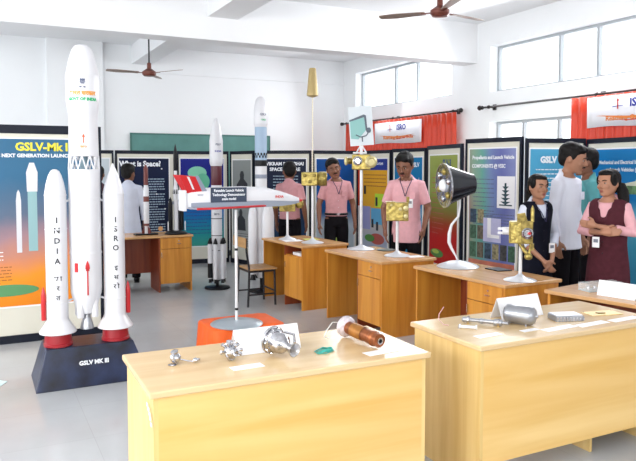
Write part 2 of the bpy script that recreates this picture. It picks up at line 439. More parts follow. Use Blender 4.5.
def panel(p0, p1, H, label, art, mgn=(.09, .09, .085, .32), left_post=True, right_post=True, base=True, top=.055):
    """free-standing board from p0 (left as seen) to p1 (right), lettered on the side facing the hall.
    returns (root, W, x0, x1, z0, z1): poster rectangle in local coordinates; y<0 faces the hall"""
    a = math.atan2(p1[1] - p0[1], p1[0] - p0[0]); W = math.hypot(p1[0] - p0[0], p1[1] - p0[1])
    r = empty('display_panel', (p0[0], p0[1], 0), label, 'display board', a)
    MB().box((.012, -.012, .07), (W - .012, .012, H - .04)).build('board', cream_m, r)
    f = MB()
    f.box((0, -.02, H - top), (W, .02, H))
    f.box((0, -.025, 0), (W, .025, .075))
    if left_post: f.box((0, -.022, .075), (.03, .022, H - .055))
    if right_post: f.box((W - .03, -.022, .075), (W, .022, H - .055))
    f.build('frame', navy_m, r)
    x0, x1, z0, z1 = mgn[0], W - mgn[1], mgn[3], H - .055 - mgn[2]
    mp = MB().box((x0, -.017, z0), (x1, -.012, z1)).build('poster', art, r)
    wm = MB(); b_ = .016
    wm.box((x0 - b_, -.016, z0 - b_), (x1 + b_, -.012, z0)); wm.box((x0 - b_, -.016, z1), (x1 + b_, -.012, z1 + b_))
    wm.box((x0 - b_, -.016, z0), (x0, -.012, z1)); wm.box((x1, -.016, z0), (x1 + b_, -.012, z1))
    wm.build('poster_border', paper_m, mp)
    return r, mp, x0, x1, z0, z1
def onp(x, z, d=.019): return Matrix.Translation((x, -d, z))
def text_lines(par, x0, x1, z1, n, dz, m, h=.008, name='text_block', seed=1):
    """rows of small print"""
    rnd = random.Random(seed); mb = MB()
    for i in range(n):
        x = x0; z = z1 - i * dz; end = x1 if i % 6 != 5 else x0 + (x1 - x0) * .6
        while x < end - .01:
            L = min(rnd.uniform(.02, .06), end - x); mb.box((x, -.0185, z - h / 2), (x + L, -.017, z + h / 2)); x += L + .009
    return mb.build(name, m, par)
def rect(par, x0, x1, z0, z1, m, name='picture', d=.0175):
    return MB().box((x0, -d - .001, z0), (x1, -.0165, z1)).build(name, m, par)
def ellipse(par, x, z, rx, rz, m, name='picture', d=.019, n=28):
    return MB().prism([(x + rx * math.cos(2 * PI * i / n), -d, z + rz * math.sin(2 * PI * i / n)) for i in range(n)], (0, .002, 0)).build(name, m, par)
yellow_ink = mat('yellow_ink', (0.85, 0.75, 0.05), .5)
teal_ink = mat('teal_ink', (0.10, 0.45, 0.45), .5)

# left big panel
art = grad_mat('launch_poster_print', [(0, (.55, .25, .45)), (.06, (.25, .45, .22)), (.12, (.60, .25, .32)), (.2, (.85, .30, .03)), (.38, (.90, .38, .05)), (.48, (.75, .33, .18)), (.6, (.45, .30, .33)), (.75, (.17, .22, .31)), (1, (.07, .20, .33))], size=1.6, noise=.28, nscale=1.6)
r, pp, x0, x1, z0, z1 = panel((-.28, 6.85), (1.09, 6.85), 2.04, 'large poster board GSLV-Mk III with orange sky, at far left behind the white rocket', art, (.1, .07, .075, .35), top=.08)
text_mesh('GSLV-Mk III', .105, yellow_ink, parent=pp, mw=onp(.86, 1.835), bold=.004, sx=1.0)
text_mesh("INDIA'S NEXT GENERATION LAUNCH VEHICLE", .045, white_ink, parent=pp, mw=onp(.80, 1.755), bold=.002)
for (cx_, zb, zt, w_, m_) in ((.62, .85, 1.44, .022, white_paint), (.74, .86, 1.66, .04, mat('pale_cyan_ink', (.30, .50, .52), .5)),):
    MB().prism([(cx_ - w_, -.019, zb), (cx_ + w_, -.019, zb), (cx_ + w_, -.019, zt - .1), (cx_ + w_ * .6, -.019, zt - .03), (cx_, -.019, zt), (cx_ - w_ * .6, -.019, zt - .03), (cx_ - w_, -.019, zt - .1)], (0, .002, 0)).build('rocket_picture', m_, pp)
MB().prism([(.695, -.0205, 1.42), (.785, -.0205, 1.42), (.79, -.0205, 1.6), (.76, -.0205, 1.69), (.72, -.0205, 1.69), (.69, -.0205, 1.6)], (0, .002, 0)).build('rocket_picture', white_paint, pp)
ellipse(pp, .50, .50, .28, .055, mat('green_ink', (.10, .30, .12), .5))
text_lines(pp, .15, .48, .86, 3, .035, white_ink, seed=3); text_lines(pp, .30, .55, .72, 6, .03, mat('brown_ink', (.35, .1, .02), .6), seed=4)
# sliver panel behind the right booster
art = grad_mat('pale_print', [(0, (.5, .55, .6)), (1, (.62, .68, .72))], size=1.5)
panel((1.12, 11.25), (1.98, 11.22), 1.92, 'mostly hidden pale poster board just left of the What is Space board', art, (.1, .07, .08, .3))
art = grad_mat('space_print', [(0, (.012, .02, .05)), (1, (.01, .02, .07))], size=1.5)
r, pp, x0, x1, z0, z1 = panel((2.0, 11.2), (2.98, 11.2), 1.92, 'dark blue poster board titled What is Space behind the white-coated visitor', art, (.06, .11, .075, .32))
text_mesh('What is Space?', .12, white_ink, parent=pp, mw=onp(.40, 1.70), bold=.005, sx=.92)
text_lines(pp, .50, .80, 1.45, 24, .042, mat('pale_blue_ink', (.3, .4, .5), .6), .018, seed=5)
ellipse(pp, .72, .62, .04, .04, mat('sun_ink', (.8, .4, .15), .5))
for q in ((.2, 1.6), (.75, 1.62), (.66, 1.2), (.18, .9), (.8, .95)): ellipse(pp, q[0], q[1], .012, .012, white_ink, 'star_picture')
art = grad_mat('ocean_print', [(0, (.55, .3, .2)), (.12, (.1, .4, .28)), (.35, (.03, .35, .38)), (.55, (.02, .22, .55)), (.75, (.02, .08, .45)), (1, (.02, .03, .28))], size=1.5, noise=.2)
r, pp, x0, x1, z0, z1 = panel((3.01, 11.2), (3.88, 11.07), 1.92, 'blue and green poster board between the two rockets and What is Space board', art, (.06, .09, .075, .3))
for k, q in enumerate([(.34, 1.55, .16, .11), (.43, 1.40, .12, .14), (.36, 1.22, .07, .1)]): ellipse(pp, *q, mat('map_green_ink%d' % k, [(.22, .6, .42), (.12, .5, .32), (.3, .55, .35)][k], .5), 'map_picture', .019 + k * .0015)
text_lines(pp, .15, .75, 1.0, 9, .06, mat('navy_ink', (.01, .05, .25), .5), .012, seed=9)
art = grad_mat('photo_print', [(0, (.35, .36, .36)), (.4, (.42, .43, .42)), (1, (.33, .35, .34))], size=1.5, noise=.6, nscale=6)
r, pp, x0, x1, z0, z1 = panel((3.92, 11.05), (4.10, 10.42), 1.92, 'narrow poster board with black and white photographs beside the blue rocket', art, (.07, .07, .1, .3))
for (cx_, cz, s_) in ((.34, 1.35, 1.0), (.30, .75, .8)):
    MB().prism([(cx_ + s_ * a, -.019, cz + s_ * b_) for a, b_ in ((-.17, -.22), (.17, -.22), (.15, .02), (.05, .1), (.06, .17), (.03, .23), (-.03, .23), (-.06, .17), (-.05, .1), (-.15, .0))], (0, .002, 0)).build('portrait_picture', mat('dark_grey_ink', (.03, .03, .035), .5), pp)
text_lines(pp, .10, .55, .52, 6, .04, black_ink, seed=2)
art = grad_mat('vssc_print', [(0, (.02, .10, .2)), (.5, (.01, .035, .09)), (1, (.01, .02, .06))], size=1.5)
r, pp, x0, x1, z0, z1 = panel((4.12, 10.40), (4.86, 9.83), 1.92, 'dark poster board titled Vikram Sarabhai Space Centre behind the visitor with his back turned', art, (.07, .08, .085, .3))
text_mesh('VIKRAM SARABHAI', .075, white_ink, parent=pp, mw=onp(.50, 1.70), bold=.003)
text_mesh('SPACE CENTRE', .075, white_ink, parent=pp, mw=onp(.50, 1.61), bold=.003)
text_lines(pp, .3, .72, 1.5, 14, .05, mat('pale_blue_ink', (.3, .4, .5), .6), .015, seed=8)
art = grad_mat('blue_sat_print', [(0, (.3, .45, .2)), (.1, (.5, .6, .65)), (.45, (.55, .62, .68)), (.6, (.02, .13, .35)), (1, (.01, .10, .33))], size=1.5, noise=.15)
r, pp, x0, x1, z0, z1 = panel((4.88, 9.83), (5.72, 9.80), 1.92, 'blue poster board behind the pink-shirted visitor with tilted head', art, (.07, .08, .085, .3))
text_mesh('INSAT', .09, white_ink, parent=pp, mw=onp(.35, 1.68), bold=.003)
MB().prism([(.2, -.019, .4), (.27, -.019, .42), (.36, -.019, 1.4), (.33, -.019, 1.45)], (0, .002, 0)).build('trail_picture', paper_m, pp)
ellipse(pp, .45, .42, .2, .06, mat('lime_ink', (.45, .6, .1), .5))
art = grad_mat('yellow_print', [(0, (.5, .52, .62)), (.3, (.45, .5, .62)), (.5, (.6, .55, .5)), (.52, (.82, .48, .06)), (1, (.80, .46, .05))], size=1.45, noise=.04)
r, pp, x0, x1, z0, z1 = panel((5.78, 9.78), (5.79, 8.87), 1.92, 'yellow, green and blue poster board between the tall satellite model and the leaning visitor', art, (.08, .09, .085, .3))
rect(pp, x0, x1, 1.60, z1, mat('royal_ink', (.01, .03, .25), .5), 'title_band'); text_mesh('SATELLITE APPLICATIONS', .05, white_ink, parent=pp, mw=onp((x0 + x1) / 2, 1.70), bold=.001, sx=.85)
rect(pp, .46, x1, 1.0, 1.22, mat('bright_lime_ink', (.50, .75, .04), .5), d=.0185)
rect(pp, .34, x1, .72, .98, mat('sky_ink', (.12, .42, .68), .5), d=.0185)
rect(pp, x0, .32, .62, 1.0, mat('lilac_ink', (.32, .33, .62), .5), d=.0185)
ellipse(pp, .30, .48, .15, .06, mat('dark_green_ink', (.08, .25, .05), .5), d=.02)
ellipse(pp, .52, .48, .22, .09, mat('rust_ink', (.45, .09, .07), .5), d=.0185)
text_lines(pp, x0 + .04, x1 - .04, 1.52, 4, .06, mat('brown_ink', (.35, .1, .02), .6), .014, seed=11)
text_lines(pp, .40, x1 - .04, .92, 4, .05, mat('navy_ink', (.01, .05, .25), .5), .012, seed=12)
for q in ((.12, 1.2), (.48, 1.02), (.5, .62), (.36, .66)): rect(pp, q[0], q[0] + .06, q[1], q[1] + .14, black_ink, 'rocket_picture', .02)
art = grad_mat('sky_print', [(0, (.3, .4, .3)), (.15, (.03, .3, .5)), (1, (.02, .24, .48))], size=1.45, noise=.1)
r, pp, x0, x1, z0, z1 = panel((5.80, 8.85), (5.81, 7.98), 1.93, 'blue poster board directly behind the visitor looking down at the desk', art, (.08, .08, .085, .3))
MB().prism([(.66, -.019, .9), (.76, -.019, .9), (.74, -.019, 1.3), (.71, -.019, 1.5), (.68, -.019, 1.3)], (0, .002, 0)).build('rocket_picture', paper_m, pp)
text_mesh('ASLV', .09, white_ink, parent=pp, mw=onp(.62, 1.68), bold=.003)
art = grad_mat('slv_print', [(0, (.35, .12, .25)), (.08, (.55, .35, .25)), (.14, (.62, .03, .02)), (.5, (.55, .02, .02)), (.64, (.40, .09, .03)), (.8, (.28, .28, .07)), (1, (.36, .42, .11))], size=1.35, noise=.12)
r, pp, x0, x1, z0, z1 = panel((5.82, 7.95), (5.54, 6.84), 1.95, 'green to red poster board titled SLV-3 behind the black dish model', art, (.10, .11, .085, .3))
text_mesh('SLV-3', .13, mat('navy_ink', (.01, .05, .25), .5), parent=pp, mw=onp(.70, 1.70), bold=.004, sx=.9)
ellipse(pp, .38, .45, .22, .06, mat('dark_green_ink', (.08, .25, .05), .5), d=.02)
ellipse(pp, .34, .47, .12, .03, mat('lime_ink', (.45, .6, .1), .5), d=.022)
text_lines(pp, .2, .6, 1.5, 12, .07, mat('rust_ink', (.45, .09, .07), .5), .01, seed=13)
# tall board with the multicoloured poster
art = grad_mat('rainbow_print', [(0, (.42, .28, .25)), (.18, (.30, .42, .32)), (.36, (.18, .42, .36)), (.55, (.22, .30, .50)), (.75, (.18, .2, .45)), (1, (.3, .34, .58))], 'x', .85, noise=.55, nscale=1.3)
r, pp, x0, x1, z0, z1 = panel((5.54, 6.76), (5.60, 5.84), 2.0, 'multicoloured poster board with white pagoda-like picture behind the right end of the desk', art, (.075, .085, .075, .33))
text_mesh('Propellants and Launch Vehicle', .062, white_ink, parent=pp, mw=onp(.47, 1.765), bold=.002, sx=.88)
text_mesh('COMPONENTS @ VSSC', .062, white_ink, parent=pp, mw=onp(.40, 1.66), bold=.002, sx=.85)
rect(pp, .55, .83, 1.16, 1.54, paper_m, 'white_picture')
m = MB(); m.box((.672, -.0215, 1.2), (.70, -.0195, 1.46))
for k in range(5):
    m.prism([(.686 - .05 - .008 * k, -.021, 1.42 - k * .045), (.686 + .05 + .008 * k, -.021, 1.42 - k * .045), (.70, -.021, 1.39 - k * .045), (.672, -.021, 1.39 - k * .045)], (0, .0015, 0))
m.box((.59, -.0215, 1.19), (.79, -.0195, 1.205)); m.build('tree_picture', mat('dark_teal_ink', (.01, .05, .07), .5), pp)
text_lines(pp, .15, .5, 1.5, 11, .055, grey_text, .01, seed=21); text_lines(pp, .33, .82, 1.08, 5, .035, grey_text, .01, seed=22)
pk = [(.05, .12, .07), (.12, .10, .07), (.03, .06, .10), (.25, .22, .12), (.05, .05, .05)]
for k in range(6):
    xx = .10 + k * .128
    rect(pp, xx, xx + .105, .53, .72, mat('photo_ink%d' % (k % 5), pk[k % 5], .5, var=.6, scale=30), 'photo_picture', .019)
for k in range(2):
    for j in range(2): rect(pp, .10 + k * .128, .205 + k * .128, .76 + j * .2, .93 + j * .2, mat('photo_ink%d' % ((k + j * 2) % 5), pk[(k + j * 2) % 5], .5, var=.6, scale=30), 'photo_picture', .019)
rect(pp, x0, x1, z0, .50, mat('sunset_ink', (.50, .16, .10), .5, var=.35, scale=5), 'landscape_picture', .018)
rect(pp, .33, .62, .74, 1.03, mat('lilac_photo_ink', (.50, .50, .72), .5, var=.15, scale=4), 'lit_picture', .020)
rect(pp, .40, .46, .80, 1.03, paper_m, 'lit_picture', .0215); rect(pp, .40, .60, .79, .83, paper_m, 'lit_picture', .0215)
# GSLV and integration boards
art = grad_mat('gslv_print', [(0, (.05, .2, .4)), (.5, (.10, .36, .58)), (.8, (.2, .48, .66)), (1, (.12, .42, .62))], size=1.55, noise=.2)
r, pp, x0, x1, z0, z1 = panel((5.625, 5.82), (6.31, 5.58), 1.98, 'light blue poster board titled GSLV behind the young woman in a navy vest', art, (.05, .05, .07, .3))
text_mesh('GSLV', .10, white_ink, parent=pp, mw=onp(.27, 1.73), bold=.006, sx=.85)
text_lines(pp, .12, .55, 1.62, 9, .05, white_ink, .012, seed=31)
art = grad_mat('integration_print', [(0, (.25, .05, .2)), (.12, (.05, .3, .5)), (.5, (.12, .48, .65)), (.72, (.25, .60, .75)), (.85, (.02, .25, .55)), (1, (.02, .24, .52))], size=1.55, noise=.12)
r, pp, x0, x1, z0, z1 = panel((6.33, 5.56), (6.12, 4.35), 1.97, 'blue poster board on launch vehicle integration behind the woman with folded arms', art, (.06, .06, .07, .3))
text_mesh('Mechanical and Electrical Integration of', .055, white_ink, parent=pp, mw=onp(.63, 1.70), bold=.0015, sx=.95)
text_mesh('Launch Vehicles (GSLV)', .055, white_ink, parent=pp, mw=onp(.66, 1.62), bold=.0015)
rect(pp, .52, 1.0, 1.36, 1.45, mat('field_ink', (.15, .28, .12), .5, var=.5, scale=14), 'field_picture', .019)
MB().prism([(.58, -.021, 1.45), (1.0, -.021, 1.45), (1.0, -.021, 1.48), (.86, -.021, 1.50), (.82, -.021, 1.56), (.78, -.021, 1.50), (.6, -.021, 1.47)], (0, .002, 0)).build('building_picture', mat('ivory_ink', (.75, .72, .55), .5), pp)

# ------------------------------------------------------------------ desks
handle_m = mat('steel_handle', (.6, .6, .6), .25, 1.0)
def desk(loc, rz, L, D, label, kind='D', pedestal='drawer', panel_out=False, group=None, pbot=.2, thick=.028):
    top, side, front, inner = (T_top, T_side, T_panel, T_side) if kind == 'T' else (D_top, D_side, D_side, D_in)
    r = empty('desk', loc, label, 'desk', rz, group)
    H = .75
    MB().box((-.02, -.02, H - thick), (L + .02, D + .02, H), .006).build('tabletop', top, r)
    for x in (0, L - .02): MB().box((x, 0, 0), (x + .02, D, H - thick)).build('side_panel', side, r)
    yb = (D - .02, D) if panel_out else (D - .07, D - .05)
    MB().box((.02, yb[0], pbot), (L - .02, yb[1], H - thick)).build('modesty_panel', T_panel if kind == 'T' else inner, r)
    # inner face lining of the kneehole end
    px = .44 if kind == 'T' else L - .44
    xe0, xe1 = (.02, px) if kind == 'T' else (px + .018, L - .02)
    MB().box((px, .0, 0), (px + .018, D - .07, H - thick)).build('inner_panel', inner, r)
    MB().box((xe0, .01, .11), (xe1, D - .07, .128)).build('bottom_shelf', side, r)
    if pedestal == 'drawer':
        d = MB().box((xe0 - .004 + .006, -.006, .575), (xe1 - .002, .012, H - thick - .004), .002).build('drawer', front, r)
        MB().box(((xe0 + xe1) / 2 + .02, -.022, .635), ((xe0 + xe1) / 2 + .07, -.006, .642)).build('handle', handle_m, d)
        MB().cyl(((xe0 + xe1) / 2 + .045, -.011, .675), ((xe0 + xe1) / 2 + .045, -.006, .675), .009).build('lock', handle_m, d)
        d = MB().box((xe0 + .002, -.006, .12), (xe1 - .002, .012, .57), .002).build('door', front, r)
    else:
        MB().box((px + .018, .01, .60), (L - .02, D - .07, .615)).build('shelf', side, r)
        d = MB().box((px + .004, -.006, .12), (L - .022, .012, .60), .002).build('door', front, r)
    MB().box((xe0 + .012, -.022, .46), (xe0 + .018, -.006, .53)).build('handle', handle_m, d)
    return r
gT = 'long light-wood tables in the front row'
desk((1.94, 3.225, 0), PI - .017, 1.32, .58, 'light wooden table in the front left carrying small thruster parts', 'T', panel_out=True, pbot=.12)
desk((3.585, 3.19, 0), PI, 1.335, .575, 'light wooden table in the front right carrying a silver cylinder model', 'T', panel_out=True, pbot=.12)
desk((3.55, 5.02, 0), -PI / 2 + .03, 1.12, .58, 'orange-brown desk on the right holding the black dish model')
desk((3.385, 6.46, 0), -PI / 2 + .03, 1.07, .62, 'orange-brown desk in the middle holding the satellite with a raised panel')
desk((3.23, 7.90, 0), -PI / 2 + .06, 1.02, .60, 'orange-brown desk next to the chair with an open paper slot', pedestal='open')
desk((1.27, 8.74, 0), 0, 1.27, .56, 'orange-brown desk at far left behind the white rocket, carrying two thin rockets')
desk((3.72, 3.60, 0), rad(-80), 1.2, .6, 'orange-brown desk at the right edge in front of the woman with folded arms')

# scuff marks on the front left table
sm = MB()
for q in ((.598, 2.72, .66), (.598, 2.70, .645), (.598, 2.74, .672), (.598, 2.675, .61), (.598, 2.69, .63)):
    sm.box((q[0] + .003, q[1] - .01, q[2] - .006), (q[0] + .0045, q[1] + .012, q[2] + .008))

# ------------------------------------------------------------------ items on tables
def solid(m, name, matl, label=None, cat=None, parent=None, ang=35, group=None):
    o = m.build(name, matl, parent); smooth_angle(o, ang)
    if cat: tag(o, label, cat, group)
    elif label: plabel(o, label)
    return o
TZ = .75
# label strips
def strip(c, w, d, rz, label):
    m = MB(); m.M = Matrix.Translation((c[0], c[1], TZ)) @ Matrix.Rotation(rz, 4, 'Z'); m.box((-w / 2, -d / 2, 0.0005), (w / 2, d / 2, .002))
    tag(m.build('label_strip', paper_m), label, 'label')
strip((1.065, 2.805), .15, .06, .02, 'small white label strip below the spiky valve cluster on the front left table')
strip((1.74, 2.74), .19, .065, .08, 'white label strip in front of the brown cylinder on the front left table')
strip((2.42, 2.755), .17, .055, .05, 'white label strip at the left front of the front right table')
strip((2.70, 2.74), .12, .04, .05, 'narrow white label strip in front of the silver cylinder')
strip((2.88, 2.70), .24, .06, .06, 'white label strip in front of the silver box on the front right table')
strip((3.13, 2.69), .24, .06, .06, 'white label strip right of the silver box, middle of the front edge')
strip((3.40, 2.69), .24, .06, .06, 'white label strip nearest the right edge of the front right table')
def tent_card(c, w, h, rz, label, lean=22):
    m = MB(); m.M = Matrix.Translation((c[0], c[1], TZ)) @ Matrix.Rotation(rz, 4, 'Z')
    a = rad(lean); y = h * math.sin(a); z = h * math.cos(a)
    m.prism([(-w / 2, 0, .001), (-w / 2, y, z), (-w / 2, 2 * y, .001), (-w / 2, 2 * y - .002, .001), (-w / 2, y, z - .003), (-w / 2, .002, .001)], (w, 0, 0))
    return tag(m.build('name_card', paper_m), label, 'card')
tent_card((1.25, 2.985), .34, .125, .0, 'folded white card standing behind the nozzle model on the front left table')
tent_card((2.89, 2.985), .34, .135, .05, 'folded white card standing behind the silver cylinder')
tent_card((3.90, 3.16), .27, .11, -1.35, 'folded white card standing on the right-edge desk', 15)

# little thruster with stem
t = empty('small_thruster', (.79, 3.0, TZ), 'small round steel thruster with a thin stem at the left of the front table', 'thruster')
solid(MB().ell((0, 0, .028), (.026, .026, .024)).lathe([(.03, -.004), (.034, 0), (.03, .004)], (0, 0, .028), 20, (1, -.5, .3)).lathe([(.012, 0), (.018, .02), (.012, .024)], (0, 0, .04), 14, (-.3, -.2, 1)), 'valve_body', chrome, parent=t)
solid(MB().tube([(.02, -.01, .02), (.05, -.02, .012), (.075, -.03, .008)], .004).ell((.085, -.033, .014), (.014, .012, .012)).cyl((.085, -.033, .014), (.105, -.02, .012), .006), 'stem', chrome, parent=t)
solid(MB().lathe([(.018, 0), (.02, .004), (.012, .006)], (-.02, -.02, 0)), 'foot', chrome, parent=t)
# spiky valve cluster
t = empty('valve_cluster', (1.035, 2.935, TZ), 'spiky steel valve cluster left of the white card', 'valve cluster')
solid(MB().ell((0, 0, .042), (.034, .034, .034)), 'core', chrome, parent=t)
rnd = random.Random(3)
for k in range(16):
    a = k * 2.4; e = -0.35 + 1.7 * (k / 15)
    d = V((math.cos(a) * math.cos(e), math.sin(a) * math.cos(e), math.sin(e))).normalized()
    c0 = V((0, 0, .042)) + d * .028
    m = MB().cyl(c0, c0 + d * .02, .006).lathe([(.009, 0), (.009, .006), (.006, .008)], c0 + d * .02, 6, d)
    solid(m, 'bolt', chrome, parent=t)
solid(MB().lathe([(.03, -.006), (.036, 0), (.03, .006)], (0, 0, .03), 18, (.6, -1, .2)), 'flange', chrome, parent=t)
# engine nozzle model
t = empty('nozzle_model', (1.25, 2.885, TZ), 'shiny steel engine model with a flared nozzle in front of the white card', 'engine model')
ax = V((.28, -.92, -.12)).normalized(); c0 = V((0, .02, .072))
solid(MB().lathe([(.03, -.045), (.058, -.04), (.062, -.02), (.058, -.005), (.05, 0), (.05, .03), (.046, .05), (.032, .065), (.02, .078), (.017, .09)], c0, 28, ax), 'chamber', chrome, parent=t)
solid(MB().lathe([(.016, .085), (.018, .10), (.027, .12), (.034, .135), (.031, .135), (.024, .12), (.014, .10), (.012, .088)], c0, 24, ax, cap=False), 'nozzle', mat('brushed_steel', (.6, .6, .62), .3, 1.0), parent=t)
solid(MB().lathe([(.066, -.03), (.068, -.027), (.068, -.02), (.066, -.017)], c0, 28, ax), 'ring', chrome, parent=t)
for k in range(10):
    a = 2 * PI * k / 10; q = ax.to_track_quat('Z', 'Y')
    p = c0 + q @ V((.060 * math.cos(a), .060 * math.sin(a), -.012)); 
    solid(MB().lathe([(.006, 0), (.006, .008), (.003, .011)], p, 6, ax), 'bolt', chrome, parent=t)
solid(MB().tube([c0 + V((.045, .0, .04)), c0 + V((.08, -.03, .03)), c0 + V((.065, -.07, -.0))], .006), 'feed_pipe', chrome, parent=t)
# teal coil of wire
m = MB()
for k in range(4):
    n = 28; ra, rb = .048 - .005 * k, .030 - .003 * k
    m.tube([(1.49 + .004 * k + ra * math.cos(2 * PI * i / n), 2.875 + rb * math.sin(2 * PI * i / n), TZ + .004 + .003 * k + .002 * math.sin(i)) for i in range(n + 1)], .0022, 6)
m.tube([(1.445, 2.88, TZ + .004), (1.44, 2.84, TZ + .003), (1.48, 2.83, TZ + .003), (1.54, 2.86, TZ + .003)], .002, 6)
tag(m.build('wire_coil', mat('teal_wire', (.05, .42, .36), .4), None, True), 'loose coil of teal wire lying on the front left table', 'wire')
# brown cylinder with clear flange
t = empty('igniter_cylinder', (1.72, 2.95, TZ), 'copper-brown cylinder with a frosted round flange on the front left table', 'igniter')
a0 = V((.0, .115, .059)); a1 = V((.035, -.165, .042)); dv = a1 - a0; Lc = dv.length
cop = mat('burnt_copper', (.27, .085, .03), .32, .7, var=.5, scale=18)
solid(MB().lathe([(.034, .02), (.034, Lc * .78), (.038, Lc * .8), (.038, Lc * .86), (.034, Lc * .88), (.034, Lc), (.018, Lc)], a0, 28, dv), 'tube', cop, parent=t)
solid(MB().lathe([(.0365, Lc * .25), (.0368, Lc * .3), (.0368, Lc * .55), (.0365, Lc * .57)], a0, 28, dv, cap=False), 'yellow_sleeve', mat('amber_tape', (.42, .17, .03), .35, .5, var=.3, scale=20), parent=t)
solid(MB().lathe([(.052, -.01), (.055, -.006), (.055, .012), (.05, .022), (.036, .03)], a0, 28, dv), 'flange', mat('frosted_flange', (.62, .56, .60), .35, .3, var=.25, scale=50, bump=.5), parent=t)
solid(MB().lathe([(.018, 0), (.018, .006), (.0105, .006), (.0105, .002)], a1, 20, dv), 'collar', chrome, parent=t)
solid(MB().lathe([(.0098, .0), (.0098, .0035)], a1, 16, dv), 'bore', black_m, parent=t)
wire_m = mat('clear_wire', (.75, .78, .75), .2)
solid(MB().tube([a0 + V((-.03, .02, .02)), a0 + V((-.08, .0, .03)), a0 + V((-.13, -.03, .0)), a0 + V((-.15, -.04, -.03)), a0 + V((-.12, -.03, -.042))], .0022, 6), 'wire', wire_m, parent=t)
# right table items
pinkw = mat('pink_wire', (.75, .45, .45), .4)
tag(MB().tube([(2.37, 3.03, TZ + .002), (2.35, 3.05, TZ + .004), (2.33, 3.07, TZ + .03), (2.34, 3.08, TZ + .06), (2.38, 3.09, TZ + .095)], .0022, 6).build('bent_wire', pinkw, None, True), 'thin bent pink wire standing up at the left of the front right table', 'wire')
t = empty('clear_fitting', (2.415, 2.915, TZ), 'tiny transparent double-ended fitting on the front right table', 'fitting')
gl = mat('clear_plastic', (.8, .83, .86), .1, .3)
solid(MB().cyl((-.03, .03, .012), (.03, -.03, .012), .009).lathe([(.013, 0), (.013, .01)], (-.035, .035, .013), 14, (1, -1, 0)).lathe([(.013, 0), (.013, .01)], (.028, -.028, .013), 14, (1, -1, 0)), 'body', gl, parent=t)
solid(MB().lathe([(.006, 0), (.006, .02)], (-.035, .035, .0), 10).lathe([(.006, 0), (.006, .02)], (.03, -.03, .0), 10), 'stud', chrome, parent=t)
t = empty('separation_bolt', (2.565, 2.94, TZ), 'long steel rod fitting with two collars lying on the front right table', 'bolt')
d = V((.16, -.20, 0)); dn = d.normalized(); s0 = V((-.085, .11, .022))
solid(MB().lathe([(.008, 0), (.016, .008), (.016, .045), (.011, .05), (.011, .10), (.016, .105), (.016, .12), (.012, .125), (.012, .18), (.018, .185), (.018, .225), (.010, .23), (.008, .26)], s0, 20, dn), 'rod', silver, parent=t)
for q in (.03, .20):
    solid(MB().lathe([(.021, 0), (.021, .014)], s0 + dn * q, 8, dn), 'collar', chrome, parent=t)
    solid(MB().cyl(s0 + dn * (q + .007) + V((0, 0, -.0215)), s0 + dn * (q + .007), .008), 'foot', mat('brass', (.5, .33, .1), .3, .9), parent=t)
t = empty('silver_canister', (2.76, 2.87, TZ), 'fat silver cylinder model lying in front of the folded card on the right table', 'cylinder')
s0 = V((-.045, .075, .056)); dn = V((.09, -.17, 0)).normalized()
solid(MB().lathe([(.001, -.012), (.02, -.01), (.042, -.002), (.051, .008), (.054, .02), (.054, .145), (.050, .158), (.040, .168), (.024, .174), (.001, .176)], s0, 32, dn), 'body', silver, parent=t)
solid(MB().lathe([(.010, .172), (.010, .180), (.006, .186)], s0, 14, dn), 'end_cap', chrome, parent=t)
m = MB()
for sx_ in (-1, 1):
    for q in (.03, .13): m.box(s0 + dn * q + V((sx_ * .03 - .004, sx_ * .014 - .004, -.056)), s0 + dn * q + V((sx_ * .03 + .004, sx_ * .014 + .004, -.025)))
m.build('cradle', silver, t)
t = empty('electronics_box', (3.08, 2.84, TZ), 'flat ribbed silver electronics box on the front right table', 'box', -.35)
MB().box((-.085, -.055, 0), (.085, .055, .032), .003).build('case', silver, t)
MB().box((-.08, -.05, .032), (.08, .05, .036), .001).build('lid', mat('pale_silver', (.62, .62, .68), .4, .4), t)
m = MB()
for k in range(9): m.box((-.08 + k * .02, -.057, .005), (-.072 + k * .02, -.055, .028))
m.build('connector_row', chrome, t)
t = empty('solar_foil_sample', (3.40, 2.86, TZ), 'flat gold foil sheet sample on the front right table', 'foil', -.2)
MB().box((-.10, -.055, .0005), (.12, .055, .004)).build('sheet', mat('pale_gold', (.75, .55, .25), .4, .3, var=.2, scale=20), t)
MB().box((-.03, -.02, .004), (.02, .01, .009)).build('chip', gold_dark, t)
for q in (-.09, .11): MB().cyl((q, .045, .004), (q, .045, .007), .004).build('rivet', chrome, t)

# front-left scuffs become part of its side panel
for o in [q for q in bpy.data.objects if q.name.startswith('desk')][:1]:
    s = sm.build('scuff_mark', paper_m); s.parent = o; s.matrix_parent_inverse = (Matrix.Translation(o.location) @ Matrix.Rotation(PI - .017, 4, 'Z')).inverted()
    plabel(s, 'white scuffed lettering on the table end')

